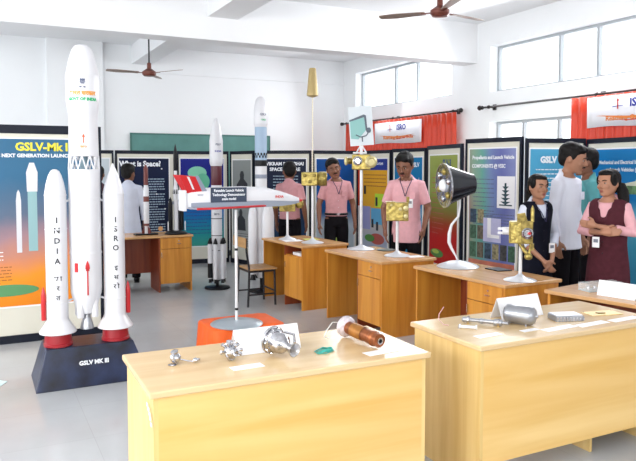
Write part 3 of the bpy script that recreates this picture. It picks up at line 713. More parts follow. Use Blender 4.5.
# ------------------------------------------------------------------ the big launch vehicle
R = empty('launch_vehicle_model', (.738, 5.40, 0), 'tall white three-body rocket model on a dark blue plinth at left', 'rocket model')
pl_m = mat('navy_plinth_paint', (.012, .02, .055), .35, var=.8, scale=5)
def frustum(m, b0, b1, t0, t1, h):
    m.rings([[(b0[0], b0[1], 0), (b1[0], b0[1], 0), (b1[0], b1[1], 0), (b0[0], b1[1], 0)], [(t0[0], t0[1], h), (t1[0], t0[1], h), (t1[0], t1[1], h), (t0[0], t1[1], h)]])
m = MB(); frustum(m, (-.395, -.19), (.43, .30), (-.315, -.125), (.32, .22), .30); m.build('plinth', pl_m, R, bevel=.006)
mw = Matrix.Translation((.02, -.158, .175)) @ Matrix.Rotation(rad(-10.5), 4, 'X')
text_mesh('GSLV MK III', .043, white_ink, parent=R, mw=mw, bold=.002, sx=1.0)
rc = .116
def prof(cx_, cy, P, m, name, n=36, matl=white_paint, ang=30):
    return solid(MB().lathe(P, (cx_, cy, 0), n), name, matl, parent=R, ang=ang)
core = prof(-.005, 0, [(.055, .525), (.065, .53), (.085, .59), (.112, .68), (rc, .72), (rc, 1.632), (.10, 1.633)], None, 'core_stage')
prof(-.005, 0, [(rc + .002, .985), (rc + .003, .99), (rc + .003, 1.0), (rc + .002, 1.005)], None, 'ring')
prof(-.005, 0, [(rc + .002, 1.40), (rc + .003, 1.402), (rc + .003, 1.41), (rc + .002, 1.412)], None, 'ring')
for k in range(4):
    a = PI / 4 + k * PI / 2; x, y = -.005 + .075 * math.cos(a), .075 * math.sin(a)
    prof(x, y, [(.024, .50), (.026, .51), (.026, .66), (.001, .72)], None, 'engine_shroud', 16)
noz = prof(-.005, 0, [(.052, .405), (.046, .44), (.030, .49), (.024, .53), (.018, .53), (.025, .49), (.04, .44), (.048, .406)], None, 'engine_nozzle', 28, silver)
# open lattice interstage
m = MB(); n = 12
for k in range(n):
    a0, a1 = 2 * PI * k / n, 2 * PI * (k + .5) / n; a2 = 2 * PI * (k + 1) / n
    P0 = (-.005 + rc * .97 * math.cos(a0), rc * .97 * math.sin(a0), 1.632); P1 = (-.005 + rc * .92 * math.cos(a1), rc * .92 * math.sin(a1), 1.735); P2 = (-.005 + rc * .97 * math.cos(a2), rc * .97 * math.sin(a2), 1.632)
    m.cyl(P0, P1, .0055, n=6).cyl(P1, P2, .0055, n=6)
lt = m.build('lattice_interstage', white_paint, R)
prof(-.005, 0, [(.03, 1.63), (.03, 1.74)], None, 'inner_stage', 24, mat('grey_teal_paint', (.16, .25, .30), .5))
prof(-.005, 0, [(.105, 1.730), (.110, 1.732), (.105, 2.03), (.108, 2.06), (.121, 2.13), (.121, 2.14)], None, 'upper_stage')
fp = [(.121, 2.14), (.122, 2.15), (.122, 2.34), (.117, 2.37), (.102, 2.44), (.086, 2.50), (.070, 2.54), (.052, 2.562), (.025, 2.574), (.001, 2.577)]
fair = prof(-.005, 0, fp, None, 'payload_fairing')
prof(-.005, 0, [(.1225, 2.335), (.1235, 2.338), (.1235, 2.344), (.1225, 2.346)], None, 'ring')
faceA = -math.atan2(.75, 5.42)   # the lettering is turned to the hall
def wrapM(cx_, cy, z, turn=0): return Matrix.Translation((cx_, cy, z)) @ Matrix.Rotation(faceA + turn, 4, 'Z')
org = mat('saffron_ink', (.80, .32, .03), .5); grn = mat('green_letter', (.02, .42, .16), .5)
text_mesh('भारत सरकार', .042, org, parent=fair, mw=wrapM(-.005, 0, 2.20), wrap=.122, bold=.002)
text_mesh('GOVT OF INDIA', .030, grn, parent=fair, mw=wrapM(-.005, 0, 2.155), wrap=.122, bold=.002)
# small lion-capital style emblem
m = MB(); m.M = wrapM(-.005, 0, 2.285)
for x in (-.012, 0, .012): m.ell((x, -.1235, .012), (.007, .002, .012), 8, 6)
m.box((-.02, -.125, -.006), (.02, -.120, 0)).box((-.014, -.125, -.016), (.014, -.120, -.008)).box((-.022, -.125, -.045), (-.006, -.120, -.035)).box((.006, -.125, -.045), (.022, -.120, -.035))
plabel(m.build('emblem', grey_text, fair), 'grey emblem on the fairing')
m = MB(); m.M = wrapM(-.005, 0, 1.86)
m.prism([(-.004, -.112, -.03), (.004, -.112, -.03), (.004, -.112, .015), (.012, -.112, .015), (0, -.112, .04), (-.012, -.112, .015), (-.004, -.112, .015)], (0, .004, 0))
plabel(m.build('logo', mat('orange_red_ink', (.7, .12, .03), .5), R), 'small orange arrow logo')
text_mesh('isro', .03, org, parent=R, mw=wrapM(-.005, 0, 1.805), wrap=.110, bold=.001)
# red probe drawing and blob on the core
m = MB(); m.M = wrapM(-.005, 0, 0, .1); rr = rc + .004
m.box((-.005, -rr, .68), (.005, -rr + .006, .88)); m.prism([(-.017, -rr, .88), (.017, -rr, .88), (.014, -rr, .91), (0, -rr, .945), (-.014, -rr, .91)], (0, .006, 0)).box((-.012, -rr, .865), (.012, -rr + .006, .885))
plabel(m.build('red_marking', red_m, R), 'red arrow-shaped duct')
m = MB(); m.M = wrapM(-.005, 0, 0, -.62); m.box((-.014, -rr, .855), (.014, -rr + .006, .925), .004)
m.build('red_marking', red_m, R)
for cx_, word, word2, rb in ((-.218, 'INDIA', 'भारत', .078), (.205, 'ISRO', 'इसरो', .080)):
    cy = -.02
    b = prof(cx_, cy, [(.10, .285), (.108, .29), (.108, .30), (.10, .305), (.098, .345), (.12, .35)] if 0 else [(rb + .02, .40), (.134, .402), (.134, .412), (rb + .012, .48), (rb + .002, .50), (rb, .51), (rb, 1.44), (rb - .002, 1.46)] + ([(rb * .82, 1.53), (rb * .62, 1.585), (rb * .4, 1.62), (rb * .18, 1.632), (.001, 1.634)] if word == 'INDIA' else [(rb * .75, 1.53), (rb * .42, 1.605), (rb * .2, 1.65), (.006, 1.675), (.001, 1.68)]), None, 'strap_on_booster')
    for z in (.625, 1.18, 1.435): solid(MB().lathe([(rb + .001, z), (rb + .0025, z + .002), (rb + .0025, z + .007), (rb + .001, z + .009)], (cx_, cy, 0), 32), 'ring', white_paint, parent=b)
    solid(MB().lathe([(.10, .301), (.106, .304), (.106, .322), (.100, .328), (.095, .385), (.092, .402)], (cx_, cy, 0), 32), 'base_ring', mat('dark_red_paint', (.33, .012, .02), .35), parent=b)
    text_mesh(word, .058, black_ink, parent=b, mw=wrapM(cx_, cy, 1.10 if word == 'INDIA' else 1.135, .12), wrap=rb, vertical=True, bold=.0015, spacing=1.32 if word == 'INDIA' else 1.25)
    text_mesh(['भा', 'र', 'त'] if word == 'INDIA' else ['इ', 'स', 'रो'], .048, black_ink, parent=b, mw=wrapM(cx_, cy, .745 if word == 'INDIA' else .80, .12), wrap=rb, vertical=True, bold=.001, spacing=1.5)
    sgn = -1 if cx_ < 0 else 1
    px_ = cx_ + sgn * (rb + .012)
    solid(MB().lathe([(.016, .50), (.018, .505), (.018, .69), (.009, .73), (.001, .755)], (px_ + sgn * .008, cy, 0), 16), 'red_fin_tank', red_m, parent=b)
    for z in (.63, 1.39):
        MB().cyl((cx_ - sgn * rb * .9, cy, z), (-.005 + sgn * rc * .9, 0, z + .01), .008).build('strut', white_paint, b)

# ------------------------------------------------------------------ standing rockets behind
def text_on(s, size, m, par, z, r_, turn=0, loc=(0, 0)):
    a = 0
    return text_mesh(s, size, m, parent=par, mw=Matrix.Translation((loc[0], loc[1], z)) @ Matrix.Rotation(turn, 4, 'Z'), wrap=r_, bold=.001)
# maroon banded one
t = empty('rocket_model', (2.885, 8.72, 0), 'white rocket model with a maroon band, on a black disc beside the far left desk', 'rocket model', -.3)
solid(MB().lathe([(.17, 0), (.175, .01), (.17, .022), (.03, .03), (.022, .035), (.022, .13)], (0, 0, 0), 32), 'stand', black_m, parent=t)
solid(MB().lathe([(.05, .12), (.062, .14), (.062, .20), (.072, .22), (.072, 1.42)], n=28), 'lower_stages', white_paint, parent=t)
solid(MB().lathe([(.0722, 1.405), (.0735, 1.41), (.0735, 1.675), (.0722, 1.68)], n=28), 'maroon_band', maroon_m, parent=t)
solid(MB().lathe([(.072, 1.66), (.088, 1.70), (.09, 1.72), (.09, 2.0), (.075, 2.10), (.055, 2.19), (.036, 2.26), (.02, 2.30), (.001, 2.315)], n=28), 'payload_fairing', white_paint, parent=t)
for z in (.52, .72, .95, 1.08):
    solid(MB().lathe([(.0725, z), (.0735, z + .002), (.0735, z + .008), (.0725, z + .01)], n=28), 'ring', black_m, parent=t)
for k in range(6):
    a = 2 * PI * k / 6 + .3; x, y = .098 * math.cos(a), .098 * math.sin(a)
    s = solid(MB().lathe([(.03, .14), (.032, .15), (.032, .60), (.02, .615)], (x, y, 0), 16), 'strap_on_booster', white_paint, parent=t)
    solid(MB().lathe([(.032, .615), (.024, .65), (.010, .685), (.001, .695)], (x, y, 0), 16), 'nose_cone', black_m, parent=s)
    if k == 3: solid(MB().lathe([(.0335, .15), (.0335, .35)], (x, y, 0), 16), 'black_band', black_m, parent=s)
    solid(MB().lathe([(.024, .085), (.016, .14)], (x, y, 0), 14), 'nozzle', black_m, parent=s)
text_on('isro', .05, grey_text, t, 1.02, .0735); text_on('INDIA', .035, mat('blue_ink', (.03, .04, .35), .6), t, 1.86, .09, .3); text_on('PSLV', .035, grey_text, t, 1.95, .09, .3)
# blue banded one
t = empty('rocket_model', (3.33, 8.22, 0), 'white rocket model with a light blue band standing behind the wooden chair', 'rocket model', -.3)
blue_p = mat('steel_blue_paint', (.33, .45, .60), .4)
solid(MB().lathe([(.16, 0), (.165, .01), (.16, .022), (.03, .03), (.022, .035), (.022, .20)], (0, 0, 0), 32), 'stand', black_m, parent=t)
solid(MB().lathe([(.05, .19), (.065, .22), (.078, .26), (.078, 1.73)], n=28), 'lower_stages', white_paint, parent=t)
solid(MB().lathe([(.078, 1.72), (.079, 1.73), (.079, 2.17), (.078, 2.18)], n=28), 'blue_band', blue_p, parent=t)
solid(MB().lathe([(.0788, 1.66), (.080, 1.665), (.080, 1.735), (.0788, 1.74)], n=28), 'black_band', black_m, parent=t)
m = MB()
for k in range(12):
    a = 2 * PI * k / 12; m.M = Matrix.Rotation(a, 4, 'Z'); m.box((.077, -.012, 1.80), (.0815, .010, 1.835)); m.M = Matrix.Rotation(a + .26, 4, 'Z'); m.box((.077, -.010, 1.77), (.0815, .010, 1.80))
m.build('chequer_band', black_m, t)
for z, h in ((1.50, .05), (1.30, .04)): solid(MB().lathe([(.0785, z), (.0795, z + .002), (.0795, z + h), (.0785, z + h + .002)], n=28), 'grey_band', mat('grey_paint', (.25, .28, .36), .4), parent=t)
solid(MB().lathe([(.079, 2.17), (.090, 2.20), (.092, 2.22), (.092, 2.38), (.082, 2.46), (.065, 2.52), (.04, 2.555), (.015, 2.567), (.001, 2.57)], n=28), 'payload_fairing', white_paint, parent=t)
for k in range(4):
    a = 2 * PI * k / 4 + .5; x, y = .132 * math.cos(a), .132 * math.sin(a)
    s = solid(MB().lathe([(.056, .25), (.062, .27), (.062, 1.0), (.05, 1.08), (.028, 1.15), (.001, 1.19)], (x, y, 0), 20), 'strap_on_booster', white_paint, parent=t)
    solid(MB().lathe([(.04, .17), (.022, .25)], (x, y, 0), 16), 'nozzle', black_m, parent=s)
text_on('GSLV', .04, grey_text, t, 2.33, .092, .3); text_on('भारत', .035, grn, t, 2.26, .092, .3)
# two thin ones on the far left desk
t = empty('rocket_model', (1.995, 8.97, TZ), 'thin white rocket model with brown bands, left one on the far left desk', 'rocket model')
MB().box((-.16, -.07, 0), (.14, .07, .02), .004).build('stand', black_m, t)
br_m = mat('brown_paint', (.16, .03, .025), .4)
solid(MB().lathe([(.035, .015), (.033, .03), (.033, .12), (.036, .13), (.036, .62), (.028, .64), (.028, .80)], n=20), 'body', white_paint, parent=t)
solid(MB().lathe([(.0285, .66), (.029, .665), (.029, .88), (.016, .91), (.012, .925), (.001, .93)], n=20), 'nose_section', br_m, parent=t)
for z, h in ((.44, .07), (.12, .03)): solid(MB().lathe([(.0362, z), (.0368, z + .002), (.0368, z + h), (.0362, z + h + .002)], n=20), 'brown_band', br_m, parent=t)
for k in range(4):
    m = MB(); m.M = Matrix.Rotation(k * PI / 2 + .4, 4, 'Z'); m.prism([(.033, -.003, .02), (.075, -.003, .02), (.07, -.003, .05), (.033, -.003, .12)], (0, .006, 0)); m.build('fin', br_m, t)
t = empty('rocket_model', (2.375, 8.90, TZ), 'thin rocket model with a long black nose on the right of the far left desk', 'rocket model')
solid(MB().lathe([(.15, 0), (.155, .01), (.12, .035), (.05, .05)], n=28), 'stand', black_m, parent=t)
solid(MB().lathe([(.034, .045), (.030, .07), (.030, .45), (.034, .47), (.034, .60), (.022, .66), (.022, .86)], n=20), 'body', white_paint, parent=t)
solid(MB().lathe([(.0222, .85), (.024, .86), (.024, 1.08), (.019, 1.13), (.009, 1.18), (.001, 1.21)], n=20), 'nose_cone', black_m, parent=t)
m = MB()
for k in range(8): m.M = Matrix.Rotation(k * PI / 4, 4, 'Z'); m.prism([(.030, -.006, .54), (.042, -.006, .54), (.034, 0, .60)], (0, .012, 0))
m.build('marking', black_m, t)
for s_ in (-1, 1):
    b = solid(MB().lathe([(.028, .05), (.03, .06), (.03, .40), (.02, .46), (.001, .50)], (s_ * .075, 0, 0), 16), 'strap_on_booster', black_m, parent=t)
    MB().box((s_ * .03, -.008, .40), (s_ * .10, .008, .44)).build('fin', mat('grey_paint', (.25, .28, .36), .4), b)
    solid(MB().lathe([(.008, .05), (.008, .16), (.001, .18)], (s_ * .115, -.03, 0), 10), 'small_booster', white_paint, parent=b)

# ------------------------------------------------------------------ winged shuttle model on its pole
t = empty('shuttle_model', (1.91, 5.27, .335), 'white winged shuttle model with red fins held up on a slim pole', 'shuttle model')
solid(MB().lathe([(.215, 0), (.22, .006), (.212, .014), (.15, .026), (.06, .034), (.016, .038)], n=40), 'base_disc', mat('grey_blue_metal', (.42, .48, .53), .3, .5), parent=t)
solid(MB().cyl((0, 0, .03), (0, 0, .96), .0125, n=16), 'pole', mat('white_metal_pole', (.75, .75, .77), .3, .2), parent=t)
for z in (.12, .62): solid(MB().lathe([(.0135, z), (.0145, z + .002), (.0145, z + .018), (.0135, z + .02)], n=16), 'black_collar', black_m, parent=t)
zc = 1.035
def ring_body(x, ry, zt, zb, n=20):
    r_ = []
    for i in range(n):
        a = 2 * PI * i / n; c, s = math.cos(a), math.sin(a)
        z = zb + (zt - zb) * (.5 + .5 * s) if s > -.55 else zb
        r_.append((x, ry * (abs(c) ** .75) * (1 if c > 0 else -1), z))
    return r_
body = [(-.44, .055, 1.13, .985), (-.40, .075, 1.135, .98), (-.20, .085, 1.15, .978), (.05, .085, 1.155, .98), (.25, .078, 1.145, .985), (.40, .062, 1.11, .99), (.50, .042, 1.075, .998), (.57, .024, 1.05, 1.012)]
solid(MB().rings([ring_body(*q) for q in body]), 'fuselage', white_paint, parent=t, ang=50)
solid(MB().rings([ring_body(.571, .024, 1.048, 1.012), ring_body(.60, .013, 1.04, 1.018), ring_body(.615, .003, 1.033, 1.025)]), 'nose_cap', red_m, parent=t)
gp = mat('tile_grey', (.28, .31, .38), .5)
m = MB()
m.rings([[(x, s_ * (ry + .003), z0_) for (s_, z0_) in ((-1, zb + (zt - zb) * .32), (-1, zb - .003), (1, zb - .003), (1, zb + (zt - zb) * .32))] for x, ry, zt, zb in body[1:]])
m.build('heat_shield', gp, t)
for s_ in (-1, 1):
    m = MB(); m.prism([(-.42, s_ * .06, .985), (-.40, s_ * .26, .985), (-.28, s_ * .26, .985), (.22, s_ * .07, .985)], (0, 0, .012)); w_ = m.build('wing', gp, t)
    m = MB(); m.tube([(-.41, s_ * .262, .992), (-.275, s_ * .262, .992), (.24, s_ * .072, .992)], .009, 8); m.build('red_edge', red_m, w_)
    m = MB(); y = s_ * .05
    Mx = Matrix.Translation((0, y, 1.11)) @ Matrix.Rotation(rad(-18 * s_), 4, 'X')
    m.M = Mx; m.prism([(-.43, -.005, 0), (-.28, -.005, 0), (-.37, -.005, .135), (-.50, -.005, .150)], (0, .010, 0)); tf = m.build('tail_fin', red_m, t)
    m = MB(); m.M = Mx; m.prism([(-.30, -.0065, .0), (-.255, -.0065, .0), (-.345, -.0065, .14), (-.372, -.0065, .14)], (0, .013, 0)); m.build('rudder', mat('grey_paint', (.25, .28, .36), .4), tf)
    m = MB(); m.M = Mx; m.prism([(-.385, -.0065, .03), (-.37, -.0065, .03), (-.42, -.0065, .135), (-.44, -.0065, .138)], (0, .013, 0)); m.build('white_stripe', white_paint, tf)
MB().box((-.465, -.07, .965), (-.435, .07, 1.13), .004).build('engine_block', white_paint, t)
sg = empty('x', (0, 0, 0), '', ''); bpy.data.objects.remove(sg)
sb = MB().box((-.245, -.094, 1.03), (.06, -.088, 1.15)).build('information_sign', mat('slate_sign', (.03, .045, .085), .5), t)
for i, s_ in enumerate(('Reusable Launch Vehicle', 'Technology Demonstrator', 'scale model')):
    text_mesh(s_, .029, white_ink, parent=sb, mw=Matrix.Translation((-.0925, -.096, 1.125 - .034 * i)), bold=.0008, sx=.88)
text_mesh('भारत', .025, grey_text, parent=t, mw=Matrix.Translation((-.33, -.0885, 1.09)))
text_mesh('INDIA', .028, mat('red_ink', (.6, .04, .03), .6), parent=t, mw=Matrix.Translation((.36, -.078, 1.065)), bold=.001)
# red cloth-covered stool it stands on
cloth = mat('orange_red_cloth', (.85, .12, .012), .7, var=.06, scale=8)
m = MB(); N = 64; Rr = []
def rect_ring(hx, hy, z, wob):
    pts = []
    for i in range(N):
        a = 2 * PI * i / N; c, s = math.cos(a), math.sin(a); k = 1 / max(abs(c), abs(s)); k = min(k, 1.3)
        w_ = 1 + wob * math.sin(a * 13)
        pts.append((hx * c * k * w_, hy * s * k * w_, z))
    return pts
for hx, hy, z, wob in ((.335, .26, 0, .03), (.327, .252, .12, .025), (.32, .247, .24, .012), (.315, .243, .32, .003), (.308, .235, .334, 0)): Rr.append(rect_ring(hx, hy, z, wob))
m.rings(Rr); o = m.build('cloth_covered_stand', cloth, None, True); o.location = (1.98, 5.36, 0)
tag(o, 'low stand draped in orange-red cloth under the shuttle pole', 'stand')

# ------------------------------------------------------------------ chair
t = empty('chair', (2.98, 7.54, 0), 'wooden chair with thin black metal legs beside the far desk', 'chair', 0)
cw = wood('chair_wood', (.50, .30, .13), (.38, .2, .08), 'y', .4, 1.0)
MB().box((-.15, -.20, .43), (.20, .20, .45), .006).build('seat', cw, t)
MB().box((-.215, -.20, .70), (-.195, .20, .82), .006).build('backrest', cw, t)
for s_ in (-1, 1):
    solid(MB().tube([(-.17, s_ * .18, .0), (-.15, s_ * .18, .43), (-.185, s_ * .18, .66), (-.195, s_ * .18, .81)], .014, 8), 'leg', metal_dark, parent=t)
    solid(MB().tube([(.18, s_ * .18, .0), (.17, s_ * .18, .43)], .014, 8), 'leg', metal_dark, parent=t)
    MB().cyl((-.165, s_ * .18, .14), (.178, s_ * .18, .14), .010).build('stretcher', metal_dark, t)
MB().cyl((.177, -.18, .17), (.177, .18, .17), .010).build('stretcher', metal_dark, t)
MB().box((-.15, -.19, .405), (.18, .19, .43)).build('seat_frame', metal_dark, t)

# ------------------------------------------------------------------ satellite models
base_m = mat('white_base_metal', (.62, .64, .68), .3, .35)
def stand(par, h, rb=.13, rp=.015):
    solid(MB().lathe([(rb, 0), (rb + .004, .004), (rb * .9, .012), (rb * .35, .03), (rp + .004, .05), (rp, .06)], n=32), 'base_disc', base_m, parent=par)
    solid(MB().cyl((0, 0, .05), (0, 0, h), rp, n=16), 'pole', mat('white_metal_pole', (.75, .75, .77), .3, .2), parent=par)
fc = lambda x, y: -math.atan2(x, y)
# A: tall mast satellite on far desk
x, y = 3.54, 7.12; t = empty('satellite_model', (x, y, TZ), 'gold satellite model with a tall thin mast ending in a tan cone', 'satellite model', fc(x, y))
stand(t, .68)
b = MB().box((-.13, -.09, .68), (.06, .09, .84), .01).build('body', gold, t)
solid(MB().lathe([(.07, 0), (.085, .02), (.085, .09), (.07, .11)], (.06, 0, .76), 20, (1, 0, 0)), 'drum', gold, parent=t)
m = MB()
for q in (.085, .125, .16): m.lathe([(.087, 0), (.089, .003), (.087, .006)], (q, 0, .76), 20, (1, 0, 0))
m.build('drum_ring', gold_dark, t)
for q in ((-.09, .80), (-.03, .73), (.02, .80)): MB().lathe([(.022, 0), (.022, .012), (.014, .016)], (q[0], -.09, q[1]), 14, (0, -1, 0)).build('sensor', gold_dark, b)
mp_ = [(.009 if k % 3 == 1 else .006, k * .01) for k in range(90)]
solid(MB().lathe(mp_, (0, 0, .84), 8), 'mast', mat('pale_brass', (.72, .66, .52), .4, .3), parent=t)
solid(MB().lathe([(.012, 1.715), (.03, 1.72), (.066, 1.735), (.068, 1.76), (.065, 1.78), (.042, 2.04), (.036, 2.055), (.001, 2.058)], n=28), 'cone_antenna', mat('tan_cone', (.45, .34, .15), .45, .3), parent=t)
# B: crumpled gold one
x, y = 3.43, 7.60; t = empty('satellite_model', (x, y, TZ), 'gold draped satellite model partly hidden under the shuttle nose', 'satellite model', fc(x, y))
stand(t, .36, .11)
rnd = random.Random(5); m = MB()
m.box((-.10, -.07, .35), (.10, .07, .50), .01)
m.build('body', gold, t)
for s_ in (-1, 1):
    m = MB(); m.M = Matrix.Translation((s_ * .15, 0, .43)); m.lathe([(.03, -.04), (.055, 0), (.05, .05), (.02, .06)], n=9); m.build('tank', gold, t)
MB().cyl((-.18, 0, .44), (.18, 0, .44), .012).build('boom', gold_dark, t)
MB().lathe([(.05, 0), (.06, .04), (.02, .045)], (0, -.07, .42), 16, (0, -1, 0)).build('dish', gold_dark, t)
# C: satellite with raised panel
x, y = 3.74, 6.33; t = empty('satellite_model', (x, y, TZ), 'gold satellite model with a white picture panel raised above it on the middle desk', 'satellite model', fc(x, y))
stand(t, .90, .15)
b = MB().box((-.10, -.09, .87), (.10, .09, 1.035), .01).build('body', gold, t)
solid(MB().lathe([(.045, 0), (.05, .01), (.035, .02), (.028, .01)], (-.04, -.09, .965), 20, (0, -1, 0)), 'ring_port', chrome, parent=b)
solid(MB().lathe([(.025, 0), (.025, .004)], (-.04, -.09, .965), 16, (0, -1, 0)), 'port_bore', black_m, parent=b)
solid(MB().lathe([(.055, 0), (.066, .02), (.066, .05), (.045, .065), (.035, .055), (.001, .055)], (.095, -.04, .955), 22, (.25, -1, 0)), 'round_sensor', mat('pale_gold_paint', (.60, .52, .26), .35, .4), parent=t)
solid(MB().lathe([(.02, 0), (.035, .02), (.035, .05), (.025, .06)], (-.09, 0, .965), 16, (-1, -.2, 0)), 'side_thruster', gold_dark, parent=t)
solid(MB().ell((-.165, -.01, .965), (.022, .022, .05), 14, 8), 'side_lens', mat('pale_gold_paint', (.60, .52, .26), .35, .4), parent=t)
m = MB(); m.box((-.016, -.01, 1.03), (.016, .01, 1.13)).box((-.09, -.012, 1.045), (.06, .012, 1.062)).cyl((-.05, 0, 1.06), (-.01, 0, 1.13), .008).cyl((.05, 0, 1.06), (.01, 0, 1.13), .008)
m.build('panel_bracket', white_paint, t)
PM = Matrix.Translation((-.005, 0, 1.345)) @ Matrix.Rotation(rad(-4), 4, 'Y') @ Matrix.Diagonal((1.22, 1, 1.15, 1)) @ Matrix.Translation((.01, 0, -1.315))
m = MB(); m.M = PM; m.box((-.115, -.008, 1.13), (.095, .008, 1.50), .002)
pb = plabel(m.build('picture_panel', mat('panel_white', (.66, .72, .76), .45), t), 'pale panel with a teal antenna picture')
m = MB(); m.M = PM
m.prism([(-.105, -.011, 1.20), (-.04, -.011, 1.19), (.03, -.011, 1.27), (.02, -.011, 1.40), (-.105, -.011, 1.36)], (0, .003, 0)); m.build('teal_picture', mat('teal_print', (.25, .50, .48), .5), pb)
m = MB(); m.M = PM
m.prism([(-.11, -.013, 1.36), (-.11, -.013, 1.375), (.02, -.013, 1.42), (.04, -.013, 1.41), (.045, -.013, 1.27), (.03, -.013, 1.27), (.022, -.013, 1.395)], (0, .003, 0)).ell((.055, -.012, 1.27), (.022, .004, .028), 10, 6)
m.tube([(-.06, -.013, 1.235), (-.02, -.013, 1.21), (.03, -.013, 1.22), (.05, -.013, 1.245)], .005, 6).box((-.01, -.013, 1.165), (.0, -.010, 1.21)); m.build('grey_picture', mat('slate_print', (.10, .13, .17), .5), pb)
# D: box satellite
x, y = 3.78, 5.68; t = empty('satellite_model', (x, y, TZ), 'small gold cube satellite model in front of the visitor looking down', 'satellite model', fc(x, y))
stand(t, .36, .13)
b = MB().box((-.11, -.08, .36), (.11, .08, .545), .008).build('body', gold, t)
MB().box((.055, -.088, .365), (.112, -.08, .54)).build('side_plate', gold_dark, b)
for q in ((.03, .48, .018), (.085, .49, .026), (.085, .41, .022), (-.06, .52, .012)):
    solid(MB().lathe([(q[2], 0), (q[2], .012), (q[2] * .5, .018)], (q[0], -.08, q[1]), 16, (0, -1, 0)), 'sensor', mat('pale_gold_paint', (.60, .52, .26), .35, .4), parent=b)
MB().box((-.12, -.07, .545), (-.02, .07, .552)).build('top_plate', gold_dark, b)
MB().box((.09, -.02, .54), (.12, .02, .60)).build('top_sensor', gold_dark, b)
# E: big gold one on the right desk
x, y = 3.83, 4.00; t = empty('satellite_model', (x, y, TZ), 'gold satellite model with a silver lens in front of the young woman', 'satellite model', fc(x, y))
stand(t, .30, .125, .014)
b = MB().box((-.09, -.07, .30), (.08, .07, .47), .006).build('body', gold, t)
MB().box((-.085, -.078, .31), (-.075, -.07, .46)).box((.0, -.078, .30), (.09, -.07, .48)).build('front_plate', gold_dark, b)
solid(MB().lathe([(.04, 0), (.044, .01), (.044, .03), (.034, .04), (.028, .03)], (.05, -.078, .385), 24, (0, -1, 0)), 'lens_ring', chrome, parent=b)
solid(MB().lathe([(.012, 0), (.012, .04), (.004, .05)], (.055, -.09, .385), 12, (.3, -1, .05)), 'lens_tip', red_m, parent=b)
m = MB().prism([(-.03, -.03, .47), (.05, -.03, .47), (.03, -.03, .54), (-.03, -.03, .53)], (0, .06, 0)); m.build('top_bracket', gold_dark, t)
solid(MB().lathe([(.014, 0), (.014, .10), (.001, .13)], (.085, -.02, .47), 12, (0, 0, 1)), 'thruster', gold, parent=t)
m = MB().cyl((-.02, -.05, .31), (.06, -.05, .20), .012).cyl((.08, -.05, .31), (.06, -.05, .20), .010).cyl((.0, .04, .31), (.06, -.03, .20), .01); m.build('lower_strut', gold, t)
solid(MB().ell((.06, -.05, .20), (.032, .03, .028), 12, 8), 'lower_tank', gold, parent=t)
MB().box((.075, -.06, .25), (.10, -.03, .30)).build('bracket', gold_dark, t)
solid(MB().cyl((-.14, -.03, .395), (-.09, -.03, .395), .03, n=16), 'side_mount', white_paint, parent=t)
for dz in (-.017, .017): MB().box((-.175, -.045, .395 + dz - .009), (-.138, -.015, .395 + dz + .009)).build('prong', white_paint, t)
# black dish / horn
x, y = 3.85, 4.80; t = empty('dish_antenna_model', (x, y, TZ), 'black horn-shaped antenna model with a mirrored mouth on a curved white arm', 'antenna model', fc(x, y))
solid(MB().lathe([(.185, 0), (.19, .006), (.17, .02), (.10, .045), (.03, .058), (.012, .062)], n=40), 'base_dome', base_m, parent=t)
arm = [(.0, 0, .055), (-.02, 0, .10), (-.055, 0, .16), (-.08, 0, .22), (-.078, 0, .30), (-.06, 0, .38), (-.03, 0, .42), (.0, 0, .455), (.01, .02, .54), (.01, .03, .62)]
solid(MB().tube(arm, [.008, .008, .012, .016, .016, .012, .011, .011, .011, .011], 10), 'curved_arm', white_paint, parent=t)
ax = V((-.925, -.375, -.05)).normalized(); c0 = V((.135, .06, .75))
solid(MB().lathe([(.001, -.005), (.06, -.002), (.088, .012), (.095, .04), (.185, .27), (.193, .275), (.193, .285)], c0, 40, ax), 'horn', mat('black_horn', (.012, .014, .02), .16), parent=t)
solid(MB().lathe([(.198, .276), (.201, .282), (.201, .292), (.187, .292), (.187, .284)], c0, 40, ax, cap=False), 'rim', chrome, parent=t)
mirror = mat('mirror_foil', (.35, .38, .45), .12, 1.0, var=.6, scale=14, bump=.4)
solid(MB().lathe([(.186, .288), (.12, .2875), (.001, .2865)], c0, 32, ax, cap=False), 'reflector', mirror, parent=t)
q = ax.to_track_quat('Z', 'Y')
for k in range(6):
    a = 2 * PI * k / 6 + .3; p = c0 + q @ V((.125 * math.cos(a), .125 * math.sin(a), .288))
    solid(MB().lathe([(.03, 0), (.03, .008), (.018, .02)], p, 14, ax), 'feed_cup', [chrome, gold][k % 2], parent=t)
solid(MB().lathe([(.055, .288), (.055, .30), (.04, .32), (.001, .325)], c0, 20, ax), 'centre_feed', paper_m, parent=t)
solid(MB().lathe([(.011, 0), (.014, .03)], V((.01, .03, .60)), 10), 'mount', white_paint, parent=t)

